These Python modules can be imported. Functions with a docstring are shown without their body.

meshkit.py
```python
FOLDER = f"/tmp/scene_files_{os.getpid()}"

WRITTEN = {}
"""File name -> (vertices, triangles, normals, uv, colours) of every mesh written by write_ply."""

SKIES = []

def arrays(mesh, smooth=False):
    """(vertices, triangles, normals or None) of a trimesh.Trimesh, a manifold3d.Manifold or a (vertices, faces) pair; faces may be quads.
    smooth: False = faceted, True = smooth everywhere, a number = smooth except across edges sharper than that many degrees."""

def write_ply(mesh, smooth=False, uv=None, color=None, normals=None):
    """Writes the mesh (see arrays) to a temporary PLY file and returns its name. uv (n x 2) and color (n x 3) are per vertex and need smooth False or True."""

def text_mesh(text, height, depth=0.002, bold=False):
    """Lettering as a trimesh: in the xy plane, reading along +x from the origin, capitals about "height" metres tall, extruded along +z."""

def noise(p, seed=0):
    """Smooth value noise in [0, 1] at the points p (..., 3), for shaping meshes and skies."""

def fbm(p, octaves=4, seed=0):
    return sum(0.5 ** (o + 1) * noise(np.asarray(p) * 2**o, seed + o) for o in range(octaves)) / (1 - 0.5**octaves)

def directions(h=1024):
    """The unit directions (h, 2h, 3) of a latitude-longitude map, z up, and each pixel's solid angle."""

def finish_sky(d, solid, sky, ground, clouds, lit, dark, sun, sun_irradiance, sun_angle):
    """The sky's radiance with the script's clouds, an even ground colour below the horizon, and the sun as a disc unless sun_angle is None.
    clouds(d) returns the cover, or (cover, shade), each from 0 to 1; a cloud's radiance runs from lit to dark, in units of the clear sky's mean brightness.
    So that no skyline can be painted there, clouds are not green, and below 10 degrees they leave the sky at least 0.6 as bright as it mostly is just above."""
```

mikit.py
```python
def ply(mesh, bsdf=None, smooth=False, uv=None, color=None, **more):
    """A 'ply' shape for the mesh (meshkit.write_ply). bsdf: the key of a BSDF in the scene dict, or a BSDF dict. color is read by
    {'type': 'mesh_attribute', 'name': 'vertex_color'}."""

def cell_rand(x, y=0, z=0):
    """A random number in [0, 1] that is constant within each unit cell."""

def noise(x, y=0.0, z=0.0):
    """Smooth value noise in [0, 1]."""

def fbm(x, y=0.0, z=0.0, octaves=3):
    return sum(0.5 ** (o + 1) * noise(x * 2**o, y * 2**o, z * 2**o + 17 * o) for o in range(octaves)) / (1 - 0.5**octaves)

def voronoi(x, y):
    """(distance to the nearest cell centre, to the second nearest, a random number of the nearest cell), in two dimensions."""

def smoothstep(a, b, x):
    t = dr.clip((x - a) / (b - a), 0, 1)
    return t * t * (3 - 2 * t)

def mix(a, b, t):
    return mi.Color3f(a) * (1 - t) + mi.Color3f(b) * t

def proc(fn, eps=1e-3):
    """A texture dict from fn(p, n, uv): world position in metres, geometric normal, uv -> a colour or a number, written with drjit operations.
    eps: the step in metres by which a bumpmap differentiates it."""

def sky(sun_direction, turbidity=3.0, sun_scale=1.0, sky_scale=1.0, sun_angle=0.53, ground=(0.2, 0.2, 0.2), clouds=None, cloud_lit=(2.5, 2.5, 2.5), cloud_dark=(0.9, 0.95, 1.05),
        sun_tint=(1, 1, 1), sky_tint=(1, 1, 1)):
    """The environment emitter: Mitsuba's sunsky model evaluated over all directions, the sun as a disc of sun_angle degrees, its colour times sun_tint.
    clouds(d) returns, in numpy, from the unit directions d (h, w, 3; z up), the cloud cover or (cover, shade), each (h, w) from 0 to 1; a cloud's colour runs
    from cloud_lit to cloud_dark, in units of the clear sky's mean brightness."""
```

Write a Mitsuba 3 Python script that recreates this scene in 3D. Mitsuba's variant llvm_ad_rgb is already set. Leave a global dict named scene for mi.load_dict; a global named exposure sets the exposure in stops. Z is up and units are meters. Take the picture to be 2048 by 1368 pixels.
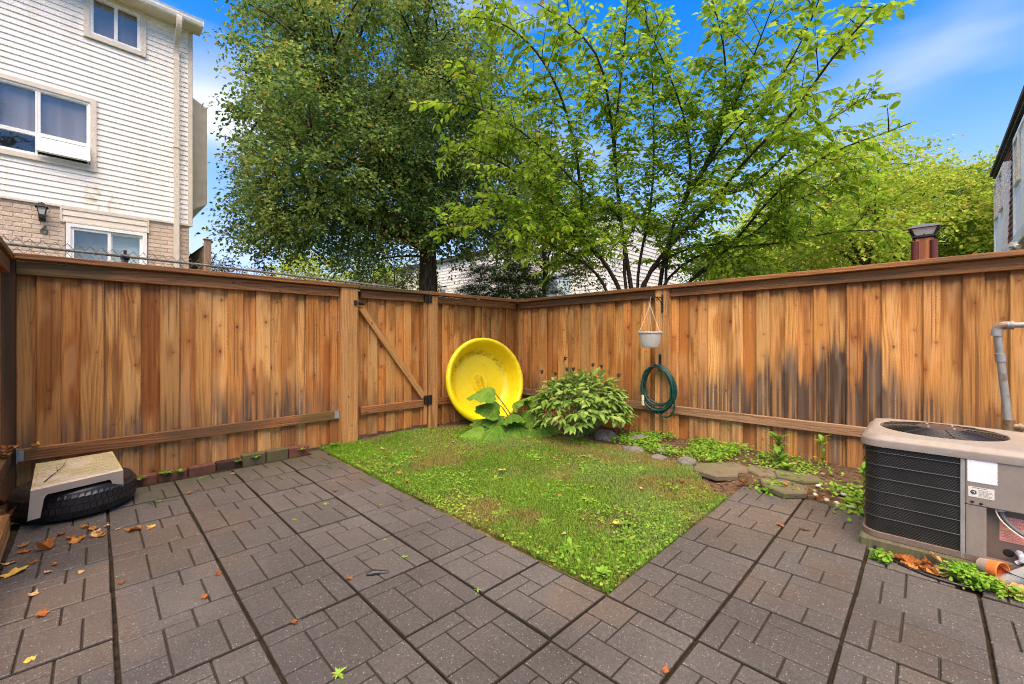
import math
import numpy as np
import mitsuba as mi
import drjit as dr
import mikit
import meshkit
from mikit import noise, fbm, voronoi, cell_rand, smoothstep, mix

T = mi.ScalarTransform4f
scene, labels = {}, {}

# ------------------------------------------------------------------ camera, sky, exposure
# World: x runs along the gate fence (to the right), y runs along the long right-hand fence (away), z up.
EYE = np.array([0.0, 0.0, 1.2])
FWD = np.array([0.7155, 0.6987, 0.0])
RIGHT = np.array([0.6987, -0.7155, 0.0])
scene['camera'] = {
    'type': 'perspective', 'fov': 100.6, 'fov_axis': 'x', 'near_clip': 0.05, 'far_clip': 2000.0,
    'principal_point_offset_y': 0.0066,
    'to_world': T().look_at(origin=EYE.tolist(), target=(EYE + FWD).tolist(), up=[0, 0, 1]),
}


def cloud_cover(d):
    """Thin streaks of cirrus over a blue sky, thicker towards the horizon."""
    z = np.maximum(d[..., 2], 0.02)
    az = np.arctan2(d[..., 1], d[..., 0])
    el = np.arcsin(np.clip(d[..., 2], -1, 1))
    q = np.stack([az * 2.2 + el * 3.0, el * 9.0 - az * 1.2, np.zeros_like(z)], -1)
    n = meshkit.fbm(q + 3.1, octaves=5, seed=4)
    streak = np.clip((n - 0.53) * 3.0, 0, 1)
    haze = np.exp(-(np.maximum(el, 0) / 0.30) ** 2) * 0.82
    # one small cumulus wisp low on the left, one broad veil on the right
    puff = np.exp(-((az - 1.385) / 0.085) ** 2 - ((el - 0.405) / 0.055) ** 2) * (0.35 + 0.9 * n)
    veil = np.exp(-((az + 0.02) / 0.26) ** 2 - ((el - 0.45 + 0.55 * (az + 0.02)) / 0.055) ** 2) * (0.25 + 0.7 * n)
    return np.clip(streak * 0.42 + haze + puff * 0.8 + veil * 0.32, 0, 0.95), 0.25 * n


SUN_DIR = [-0.34, -0.26, 0.90]
scene['sky'] = mikit.sky(SUN_DIR, turbidity=3, sun_scale=1.3, sky_scale=1.2, sun_angle=72, clouds=cloud_cover,
                         cloud_lit=(2.0, 2.1, 2.3), cloud_dark=(1.3, 1.4, 1.6), sun_tint=(1.09, 1.0, 0.89), sky_tint=(0.03, 0.72, 1.30))
exposure = 2.43

# ------------------------------------------------------------------ scene bookkeeping
_count = {}


def new_key(name, parent=None):
    full = name if parent is None else parent + '__' + name
    n = _count.get(full, 0)
    _count[full] = n + 1
    return full if n == 0 else '%s_%03d' % (full, n)


def tag(key, label=None, cat=None, group=None, kind=None):
    e = {}
    if label:
        e['label'] = label
    if cat:
        e['category'] = cat
    if group:
        e['group'] = group
    if kind:
        e['kind'] = kind
    if e:
        labels[key] = e
    return key


def thing(name, label, cat, group=None):
    return tag(new_key(name), label, cat, group)


def ply(mesh, bsdf, smooth=False, uv=None):
    return mikit.ply(mesh, 'material_' + bsdf, smooth=smooth, uv=uv)


def add(name, mesh, bsdf, parent=None, label=None, cat=None, group=None, kind=None, smooth=False, uv=None, to_world=None):
    key = new_key(name, parent)
    if isinstance(mesh, dict):
        d = dict(mesh)
    else:
        if len(mesh) == 3 and uv is None:
            uv = mesh[2]
        d = ply((np.asarray(mesh[0], float), np.asarray(mesh[1], int)), bsdf, smooth=smooth, uv=uv)
    if to_world is not None:
        d['to_world'] = to_world
    scene[key] = d
    tag(key, label, cat, group, kind)
    return key


# ------------------------------------------------------------------ mesh helpers: (vertices, triangles[, uv])
def cat(ms):
    vs, fs, us, at = [], [], [], 0
    for m in ms:
        vs.append(np.asarray(m[0], float))
        fs.append(np.asarray(m[1], int) + at)
        if len(m) == 3:
            us.append(np.asarray(m[2], float))
        at += len(m[0])
    if us:
        return np.vstack(vs), np.vstack(fs), np.vstack(us)
    return np.vstack(vs), np.vstack(fs)


def tri(f):
    f = np.asarray(f, int)
    return np.vstack([f[:, [0, 1, 2]], f[:, [0, 2, 3]]])


def box(x0, x1, y0, y1, z0, z1):
    v = np.array([[x, y, z] for z in (z0, z1) for y in (y0, y1) for x in (x0, x1)], float)
    q = [[0, 2, 3, 1], [4, 5, 7, 6], [0, 1, 5, 4], [2, 6, 7, 3], [0, 4, 6, 2], [1, 3, 7, 5]]
    return v, tri(q)


def extrude(poly, z0, z1, bev=0.0):
    """A convex-ish counter-clockwise polygon, extruded, with an optional bevel round the top and bottom rims."""
    p = np.asarray(poly, float)
    n = len(p)
    c = p.mean(0)
    rings = [(p, z0), (p, z1)]
    if bev > 0:
        e = np.roll(p, -1, 0) - p
        nn = np.stack([e[:, 1], -e[:, 0]], 1)
        nn /= np.linalg.norm(nn, axis=1, keepdims=True) + 1e-12
        m = nn + np.roll(nn, 1, 0)
        m /= np.maximum((m * nn).sum(1, keepdims=True), 0.3)
        inn = p - m * bev
        rings = [(inn, z0), (p, z0 + bev), (p, z1 - bev), (inn, z1)]
    v = np.vstack([np.column_stack([r, np.full(n, z)]) for r, z in rings] + [[[c[0], c[1], z0]], [[c[0], c[1], z1]]])
    f = []
    i = np.arange(n)
    j = (i + 1) % n
    for k in range(len(rings) - 1):
        a, b = k * n, (k + 1) * n
        f += np.stack([a + i, a + j, b + j], 1).tolist() + np.stack([a + i, b + j, b + i], 1).tolist()
    cb, ct = len(v) - 2, len(v) - 1
    f += np.stack([np.full(n, cb), j, i], 1).tolist()
    t = (len(rings) - 1) * n
    f += np.stack([np.full(n, ct), t + i, t + j], 1).tolist()
    return v, np.array(f)


def bbox(x0, x1, y0, y1, z0, z1, bev=0.004):
    """A box with bevelled edges all round (bevel in the xy outline and at both rims)."""
    b = bev
    poly = [(x0 + b, y0), (x1 - b, y0), (x1, y0 + b), (x1, y1 - b), (x1 - b, y1), (x0 + b, y1), (x0, y1 - b), (x0, y0 + b)]
    return extrude(poly, z0, z1, b * 0.999)


def tube(points, radii, sides=6, caps=True):
    p = np.asarray(points, float)
    n = len(p)
    r = np.broadcast_to(np.asarray(radii, float), (n,))
    t = np.gradient(p, axis=0)
    t /= np.linalg.norm(t, axis=1, keepdims=True) + 1e-12
    a = np.zeros_like(p)
    ref = np.array([0, 0, 1.0]) if abs(t[0, 2]) < 0.9 else np.array([1.0, 0, 0])
    u = np.cross(t[0], ref)
    for k in range(n):
        u = u - t[k] * (u @ t[k])
        u /= np.linalg.norm(u) + 1e-12
        a[k] = u
    b = np.cross(t, a)
    ang = np.arange(sides) * 2 * np.pi / sides
    v = p[:, None] + r[:, None, None] * (np.cos(ang)[None, :, None] * a[:, None] + np.sin(ang)[None, :, None] * b[:, None])
    i, j = np.meshgrid(np.arange(n - 1), np.arange(sides), indexing='ij')
    q = np.stack([i * sides + j, i * sides + (j + 1) % sides, (i + 1) * sides + (j + 1) % sides, (i + 1) * sides + j], -1).reshape(-1, 4)
    v, f = v.reshape(-1, 3), tri(q)
    if caps:
        m = len(v)
        v = np.vstack([v, p[:1], p[-1:]])
        s = np.arange(sides)
        f = np.vstack([f, np.stack([np.full(sides, m), (s + 1) % sides, s], 1), np.stack([np.full(sides, m + 1), (n - 1) * sides + s, (n - 1) * sides + (s + 1) % sides], 1)])
    return v, f


def lathe(profile, n=32, center=(0, 0)):
    pr = np.asarray(profile, float)
    ang = np.arange(n) * 2 * np.pi / n
    v = np.stack([np.outer(pr[:, 0], np.cos(ang)) + center[0], np.outer(pr[:, 0], np.sin(ang)) + center[1], np.repeat(pr[:, 1:2], n, 1)], -1)
    i, j = np.meshgrid(np.arange(len(pr) - 1), np.arange(n), indexing='ij')
    q = np.stack([i * n + j, i * n + (j + 1) % n, (i + 1) * n + (j + 1) % n, (i + 1) * n + j], -1).reshape(-1, 4)
    return v.reshape(-1, 3), tri(q)


def loft(loops, close=True):
    L = np.asarray(loops, float)
    m, n = L.shape[:2]
    i, j = np.meshgrid(np.arange(m - 1), np.arange(n if close else n - 1), indexing='ij')
    q = np.stack([i * n + j, i * n + (j + 1) % n, (i + 1) * n + (j + 1) % n, (i + 1) * n + j], -1).reshape(-1, 4)
    return L.reshape(-1, 3), tri(q)


def rot(axis, deg):
    a = np.asarray(axis, float)
    a = a / np.linalg.norm(a)
    t = math.radians(deg)
    K = np.array([[0, -a[2], a[1]], [a[2], 0, -a[0]], [-a[1], a[0], 0]])
    return np.eye(3) + math.sin(t) * K + (1 - math.cos(t)) * K @ K


def move(m, t=(0, 0, 0), R=None):
    v = np.asarray(m[0], float)
    if R is not None:
        v = v @ np.asarray(R).T
    return (v + np.asarray(t, float),) + tuple(m[1:])


def mat4(R, t):
    M = np.eye(4)
    M[:3, :3] = R
    M[:3, 3] = t
    return T(M.tolist())


def unit(v):
    v = np.asarray(v, float)
    return v / (np.linalg.norm(v, axis=-1, keepdims=True) + 1e-12)


# ------------------------------------------------------------------ materials
def rgb(*c):
    return {'type': 'rgb', 'value': list(c)}


def mat(name, color, rough=0.6, spec=0.4, metallic=0.0, coat=0.0, bump=None, bscale=1.0):
    c = mikit.proc(color) if callable(color) else rgb(*color)
    r = mikit.proc(rough) if callable(rough) else rough
    b = {'type': 'principled', 'base_color': c, 'roughness': r, 'specular': spec, 'metallic': metallic, 'clearcoat': coat, 'clearcoat_gloss': 0.8}
    if bump is not None:
        b = {'type': 'bumpmap', 'arbitrary': mikit.proc(bump), 'scale': bscale, 'nested': b}
    scene['material_' + name] = {'type': 'twosided', 'nested': b}


def leafmat(name, color, trans=0.9, rough=0.45, spec=0.5):
    scene['material_' + name] = {'type': 'principledthin', 'base_color': mikit.proc(color), 'roughness': rough, 'eta': 1.4, 'spec_trans': 0.0, 'diff_trans': trans}


def C(r, g, b):
    return mi.Color3f(r, g, b)


def wood_color(p, n, uv):
    """Stained cedar. uv = (piece number + metres across + 0.3, metres along); pieces >= 1000 are darker rails, >= 2000 posts."""
    pid = dr.floor(uv.x)
    a = uv.x - pid - 0.3
    b = uv.y
    r1, r2, r3 = cell_rand(pid, 11), cell_rand(pid, 23), cell_rand(pid, 37)
    b2 = b + r2 * 31.0
    # knots
    kc = dr.floor(b2 / 0.24)
    kr = cell_rand(pid, kc, 5)
    ka = (cell_rand(pid, kc, 6) - 0.5) * 0.09
    kb = (kc + 0.25 + 0.5 * cell_rand(pid, kc, 7)) * 0.24
    dx, dy = a - ka, (b2 - kb) * (0.5 + 0.6 * cell_rand(pid, kc, 9))
    d = dr.sqrt(dx * dx + dy * dy)
    has = dr.select(kr < 0.40, 0.40 + 0.65 * cell_rand(pid, kc, 12), 0.0)
    ks = 0.005 + 0.010 * dr.square(cell_rand(pid, kc, 8))
    knot = has * smoothstep(ks * 1.25, ks * 0.6, d)
    halo = has * dr.exp(-dr.square(d / (ks * 3.0)))
    w = a + has * dr.select(dx > 0, 1.0, -1.0) * 0.012 * dr.exp(-dr.square(dy / 0.05)) * dr.exp(-dr.square(dx / 0.05))
    wob = (noise(b2 * 1.1, pid) - 0.5) * 0.05 + (noise(b2 * 4.0, pid, 3) - 0.5) * 0.012
    ring = noise((w + wob) * (120.0 + 90.0 * r3), b2 * 1.1, pid)
    fine = noise((w + wob * 0.4) * 520.0, b2 * 9.0, pid)
    arch = 0.5 + 0.5 * dr.sin((dr.abs(w - 0.02 * (r1 - 0.5)) * (90 + 80 * r2) - b2 * (2.0 + 5 * r1) + 3.0 * noise(w * 14.0, b2 * 2.0, pid)) * 2.2)
    g = ring * 0.42 + fine * 0.30 + arch * (0.10 + 0.14 * r1) + 0.06
    rail = dr.select(pid > 999.5, 1.0, 0.0)
    light = mix(C(0.65, 0.285, 0.064), C(0.74, 0.39, 0.12), r1)
    dark = mix(C(0.31, 0.112, 0.024), C(0.44, 0.19, 0.050), r2)
    col = mix(dark, light, smoothstep(0.02, 0.74, g))
    red = smoothstep(0.45, 0.75, cell_rand(pid, 51))
    col = mix(col, col * C(0.80, 0.62, 0.50), red * 0.75)
    pale = smoothstep(0.70, 0.92, cell_rand(pid, 61))
    col = mix(col, C(0.72, 0.41, 0.145) * (0.75 + 0.4 * g), pale * 0.6)
    col = col * (0.66 + 0.48 * r3)
    blot = fbm(a * 9.0 + r1 * 50, b2 * 1.6, pid, octaves=3)
    col = mix(col, col * C(0.60, 0.46, 0.36), smoothstep(0.52, 0.72, blot) * 0.8)
    col = mix(col, C(0.62, 0.36, 0.15), smoothstep(0.58, 0.75, fbm(a * 12.0 + 7, b2 * 2.3, pid + 5.0, octaves=2)) * 0.35)
    col = mix(col, C(0.10, 0.035, 0.012), knot * 0.85)
    col = mix(col, col * C(0.60, 0.42, 0.32), halo * 0.6)
    # narrow pitch streaks running down
    st = smoothstep(0.70, 0.86, noise(a * 85.0, b2 * 0.8, pid + 3.0)) * smoothstep(0.35, 0.6, noise(b2 * 2.0, pid, 9.0))
    col = mix(col, C(0.16, 0.055, 0.015), st * 0.7)
    # red-brown weathering under the top rail
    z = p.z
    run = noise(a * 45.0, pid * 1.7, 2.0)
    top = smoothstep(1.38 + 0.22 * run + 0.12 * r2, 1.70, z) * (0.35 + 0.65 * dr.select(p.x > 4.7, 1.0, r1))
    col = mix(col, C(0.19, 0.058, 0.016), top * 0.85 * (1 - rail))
    # damp, greyed feet of the boards, and the big grey patch on the right-hand fence
    right = dr.select(p.x > 4.6, 1.0, 0.0)
    patch = right * dr.exp(-dr.square((p.y - 0.62) / 0.66)) * (0.45 + 0.55 * smoothstep(0.15, 0.75, noise(pid * 2.3, 5.0)))
    patch2 = right * dr.exp(-dr.square((p.y - 1.65) / 0.5)) * 0.35 + dr.select((p.y > 4.6) & (p.x < 2.1), 0.30, 0.0) * dr.exp(-dr.square((p.x - 1.45) / 0.75)) * (0.4 + 0.8 * r2)
    hgt = 0.40 + 0.12 * r3 + 0.22 * run + 0.56 * (patch + patch2)
    streaky = noise(a * 75.0, b2 * 0.6, pid + 2.0)
    foot = smoothstep(hgt + 0.26, hgt - 0.16, z + 0.14 * noise(a * 30.0, b2 * 4.0, pid) + 0.22 * (streaky - 0.5)) * (0.42 + 0.95 * smoothstep(0.22, 0.72, streaky))
    below = smoothstep(0.36, 0.30, z)
    amount = foot * (0.30 + 0.40 * r1 + 1.15 * patch + 0.70 * patch2) * (1 - 0.62 * below)
    grey = mix(C(0.155, 0.115, 0.085), C(0.065, 0.048, 0.036), noise(a * 22.0, b2 * 3.0, pid + 8.0))
    grey = mix(grey, C(0.035, 0.024, 0.017), smoothstep(0.38, 0.62, fbm(a * 22.0, b2 * 2.4, pid + 4.0, octaves=2)) * (0.25 + 0.85 * patch))
    col = mix(col, grey, dr.clip(amount, 0, 0.92) * (1 - rail))
    # rails and cap: browner, with drip marks and a little green algae
    rcol = mix(C(0.125, 0.048, 0.017), C(0.31, 0.135, 0.047), smoothstep(0.2, 0.8, g)) * (0.8 + 0.4 * r1)
    rcol = mix(rcol, C(0.07, 0.032, 0.014), knot * 0.9)
    rcol = mix(rcol, C(0.085, 0.055, 0.028), smoothstep(0.5, 0.75, fbm(a * 8.0, b2 * 1.3, pid, octaves=3)) * 0.65)
    alg = smoothstep(0.62, 0.78, noise(b2 * 1.3, pid, 4.0)) * dr.select(p.x < 3.0, 0.55, 0.12)
    rcol = mix(rcol, C(0.055, 0.065, 0.02), alg)
    rcol = mix(rcol, mix(C(0.17, 0.095, 0.05), C(0.36, 0.22, 0.125), smoothstep(0.2, 0.8, g)), dr.select((p.x > 4.6) & (p.z < 0.6), 0.8, 0.0))
    pcol = mix(C(0.36, 0.165, 0.05), C(0.60, 0.31, 0.11), smoothstep(0.2, 0.75, g)) * (0.75 + 0.35 * r1)
    pcol = mix(pcol, C(0.12, 0.045, 0.015), dr.maximum(knot * 0.8, smoothstep(0.62, 0.8, noise(a * 30.0, b2 * 1.2, pid)) * 0.6))
    isrow = dr.select((pid > 999.5) & (pid < 1999.5), 1.0, 0.0)
    ispost = dr.select(pid > 1999.5, 1.0, 0.0)
    col = col * (1 - isrow - ispost) + rcol * isrow + pcol * ispost
    # the oldest post, in the far left corner, is wet and nearly black
    wet = dr.select(pid > 2999.5, 1.0, 0.0)
    col = mix(col, mix(C(0.010, 0.008, 0.004), C(0.06, 0.024, 0.008), noise(a * 30, b2 * 2, 1.0)), wet * 0.96)
    return col * 1.0


mat('wood', wood_color, rough=0.62, spec=0.3)


def paver_color(p, n, uv):
    r = cell_rand(dr.floor(uv.x), 3)
    q = fbm(p.x * 3.0, p.y * 3.0, octaves=3)
    gr = noise(p.x * 420, p.y * 420) * 0.5 + noise(p.x * 190, p.y * 190) * 0.5
    base = mix(C(0.052, 0.046, 0.043), C(0.090, 0.081, 0.075), q) * (0.85 + 0.3 * r) * (0.60 + 0.8 * gr)
    d1, _, w = voronoi(p.x * 85, p.y * 85)
    sp = dr.select(w < 0.14, smoothstep(0.22 + 0.16 * w, 0.10, d1), 0.0)
    base = mix(base, mix(C(0.22, 0.20, 0.18), C(0.42, 0.40, 0.37), cell_rand(w * 977, 2)), sp * (0.35 + 0.6 * cell_rand(w * 571, 4)))
    d2, _, w2 = voronoi(p.x * 150 + 9, p.y * 150)
    base = mix(base, C(0.20, 0.155, 0.135), dr.select(w2 < 0.22, smoothstep(0.34, 0.16, d2), 0.0) * 0.40)
    moss = smoothstep(3.7, 4.6, p.y + 0.5 * (q - 0.5)) * 0.65
    base = mix(base, C(0.052, 0.050, 0.028), moss)
    worn = smoothstep(0.60, 0.74, fbm(p.x * 1.7 + 5, p.y * 1.7, octaves=3))
    base = mix(base, base * C(1.25, 1.05, 0.85), worn * 0.6)
    groove = smoothstep(-0.0022, -0.006, uv.y)
    return mix(base, C(0.022, 0.017, 0.010), groove * 0.85)


def paver_rough(p, n, uv):
    return 0.50 + 0.25 * fbm(p.x * 2.2 + 3, p.y * 2.2, octaves=2)


mat('paver', paver_color, rough=paver_rough, spec=0.45, bump=lambda p, n, uv: 0.0011 * (noise(p.x * 260, p.y * 260) + noise(p.x * 120, p.y * 120)), bscale=1.0)


def soil_color(p, n, uv):
    q = fbm(p.x * 7, p.y * 7, octaves=4)
    c = mix(C(0.035, 0.022, 0.013), C(0.115, 0.072, 0.042), q)
    d, _, w = voronoi(p.x * 45, p.y * 45)
    c = mix(c, mix(C(0.16, 0.085, 0.045), C(0.05, 0.028, 0.018), w), dr.select(cell_rand(w * 313) < 0.4, smoothstep(0.45, 0.2, d), 0.0))
    return c


mat('soil', soil_color, rough=0.9, spec=0.2, bump=lambda p, n, uv: 0.012 * fbm(p.x * 30, p.y * 30, octaves=3), bscale=1.0)


def lawn_color(p, n, uv):
    q = fbm(p.x * 2.6, p.y * 2.6, octaves=3)
    c = mix(C(0.055, 0.068, 0.016), C(0.14, 0.105, 0.042), smoothstep(0.42, 0.65, q))
    return c * (0.6 + 0.8 * noise(p.x * 80, p.y * 80))


mat('lawn_soil', lawn_color, rough=0.95, spec=0.1)


def far_ground(p, n, uv):
    q = fbm(p.x * 0.3, p.y * 0.3, octaves=4)
    return mix(C(0.05, 0.075, 0.02), C(0.11, 0.10, 0.05), q)


mat('far_grass', far_ground, rough=0.95, spec=0.1)


def grass_color(p, n, uv):
    r = uv.x
    q = fbm(p.x * 1.5 + 4, p.y * 1.5, octaves=3)
    dry = smoothstep(0.50, 0.64, fbm(p.x * 2.1 + 11, p.y * 2.1 + 3, octaves=3) + 0.06 * (r - 0.5))
    c = mix(C(0.10, 0.22, 0.022), C(0.26, 0.42, 0.055), r)
    c = mix(c, C(0.24, 0.34, 0.090), smoothstep(0.42, 0.62, q) * 0.75)
    lush = smoothstep(3.2, 4.3, p.y) * smoothstep(3.3, 2.4, p.x)
    c = mix(c, C(0.16, 0.36, 0.02), lush * 0.65)
    dry = dr.maximum(dry * (1 - lush), smoothstep(0.5, 0.15, dr.sqrt(dr.square(p.x - 3.35) + dr.square((p.y - 1.35) * 1.6)) + 0.3 * (q - 0.5)))
    c = mix(c, mix(C(0.36, 0.28, 0.085), C(0.30, 0.22, 0.10), r), dry * 0.75)
    c = mix(c, C(0.42, 0.30, 0.12), dr.select(cell_rand(r * 7919) < 0.06, 0.7, 0.0))
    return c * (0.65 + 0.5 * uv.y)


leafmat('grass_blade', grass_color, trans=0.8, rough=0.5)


def leafy(dark, light, odd=None, odd_at=0.03, vein=False, clump=False):
    def fn(p, n, uv):
        r = cell_rand(dr.floor(uv.x * 4096), 7) * 0.5 + cell_rand(dr.floor(p.x * 13), dr.floor(p.y * 13), dr.floor(p.z * 13)) * 0.5
        c = mix(dark, light, smoothstep(0.15, 0.85, r))
        big = fbm(p.x * 0.7, p.y * 0.7, p.z * 0.7, octaves=2)
        c = c * (0.75 + 0.5 * big)
        if clump:
            # whole sprays differ: some fresh, some turning
            k = fbm(p.x * 1.5 + 3, p.y * 1.5, p.z * 1.5, octaves=2)
            c = mix(c, c * C(1.45, 1.25, 1.05), smoothstep(0.50, 0.66, k))
            c = mix(c, c * C(0.50, 0.60, 0.55), smoothstep(0.48, 0.34, k))
        if odd is not None:
            c = mix(c, odd, dr.select(cell_rand(dr.floor(uv.x * 4096), 19) < odd_at, 0.85, 0.0))
        if vein:
            t = uv.y * 9.0 + dr.abs(uv.x - dr.floor(uv.x)) * 0
            c = c * (0.90 + 0.14 * smoothstep(0.35, 0.5, dr.abs(t - dr.floor(t) - 0.5)))
        return c
    return fn


leafmat('leaf_shade_tree', leafy((0.070, 0.150, 0.036), (0.29, 0.40, 0.115), (0.46, 0.30, 0.08), 0.025, clump=True), trans=0.95)
leafmat('leaf_cherry', leafy((0.17, 0.32, 0.022), (0.40, 0.56, 0.055), (0.36, 0.25, 0.06), 0.012, vein=True), trans=1.15, rough=0.38)
leafmat('leaf_bright', leafy((0.24, 0.40, 0.035), (0.54, 0.60, 0.10), (0.50, 0.38, 0.12), 0.06), trans=0.95)
leafmat('leaf_dull', leafy((0.05, 0.09, 0.02), (0.13, 0.17, 0.05), (0.25, 0.15, 0.06), 0.03), trans=0.6)
leafmat('leaf_peony', leafy((0.14, 0.26, 0.04), (0.34, 0.46, 0.12), (0.33, 0.20, 0.08), 0.012), trans=0.55, rough=0.36)
leafmat('leaf_rhubarb', leafy((0.10, 0.21, 0.028), (0.19, 0.33, 0.05), vein=True), trans=0.55, rough=0.4)
leafmat('leaf_clover', leafy((0.12, 0.29, 0.025), (0.28, 0.44, 0.06), (0.40, 0.38, 0.08), 0.05), trans=0.6)


def litter_color(p, n, uv):
    i = dr.floor(uv.x)
    r, s = cell_rand(i, 3), cell_rand(i, 8)
    c = mix(C(0.34, 0.115, 0.034), C(0.50, 0.245, 0.075), r)
    c = mix(c, C(0.60, 0.40, 0.20), dr.select(s > 0.8, 0.8, 0.0))
    c = mix(c, C(0.17, 0.055, 0.024), dr.select(s < 0.38, 0.75, 0.0))
    c = mix(c, C(0.70, 0.47, 0.09), dr.select(uv.x > 900, 0.9, 0.0))
    c = mix(c, C(0.085, 0.036, 0.022), dr.select(uv.x < 0, 0.85, 0.0))
    return c * (0.6 + 0.7 * fbm(p.x * 90, p.y * 90, p.z * 90, octaves=2))


leafmat('leaf_litter', litter_color, trans=0.4, rough=0.4)


def bark_color(p, n, uv):
    s = noise(p.x * 40, p.y * 40, p.z * 5) * 0.6 + noise(p.x * 110, p.y * 110, p.z * 30) * 0.4
    return mix(C(0.022, 0.017, 0.012), C(0.115, 0.085, 0.060), smoothstep(0.2, 0.85, s))


mat('bark', bark_color, rough=0.85, spec=0.2, bump=lambda p, n, uv: 0.02 * noise(p.x * 36, p.y * 36, p.z * 6), bscale=1.0)
mat('twig', lambda p, n, uv: mix(C(0.030, 0.022, 0.017), C(0.085, 0.062, 0.048), noise(p.x * 60, p.y * 60, p.z * 60)), rough=0.7, spec=0.3)
mat('stem_green', (0.12, 0.20, 0.05), rough=0.6)
mat('stem_red', (0.22, 0.10, 0.06), rough=0.5)


def siding_color(p, n, uv):
    c = C(0.80, 0.77, 0.735) * (0.95 + 0.10 * fbm(p.x * 1.3, p.z * 5.0, p.y, octaves=3))
    c = mix(c, c * C(0.80, 0.78, 0.70), smoothstep(0.50, 0.75, fbm(p.x * 6.0, p.z * 1.2, p.y * 6, octaves=3)) * 0.40)
    st = dr.exp(-dr.square((p.x - 0.30) / 0.22)) * smoothstep(4.05, 3.85, p.z) * dr.select((p.y > 10) & (p.y < 11.2), 1.0, 0.0) * smoothstep(0.35, 0.7, fbm(p.x * 14, p.z * 7, octaves=3))
    return mix(c, C(0.36, 0.37, 0.22), st * 0.75)


mat('siding', siding_color, rough=0.55, spec=0.35)
mat('siding_far', lambda p, n, uv: C(0.68, 0.64, 0.59) * (0.85 + 0.25 * fbm(p.x, p.y, p.z * 2, octaves=3)), rough=0.6, spec=0.3)
mat('trim_cream', lambda p, n, uv: C(0.66, 0.59, 0.50) * (0.86 + 0.22 * fbm(p.x * 3, p.y * 3, p.z * 6, octaves=3)), rough=0.5)
mat('trim_white', lambda p, n, uv: C(0.80, 0.80, 0.79) * (0.92 + 0.12 * fbm(p.x * 5, p.y * 5, p.z * 5, octaves=2)), rough=0.4)


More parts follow.
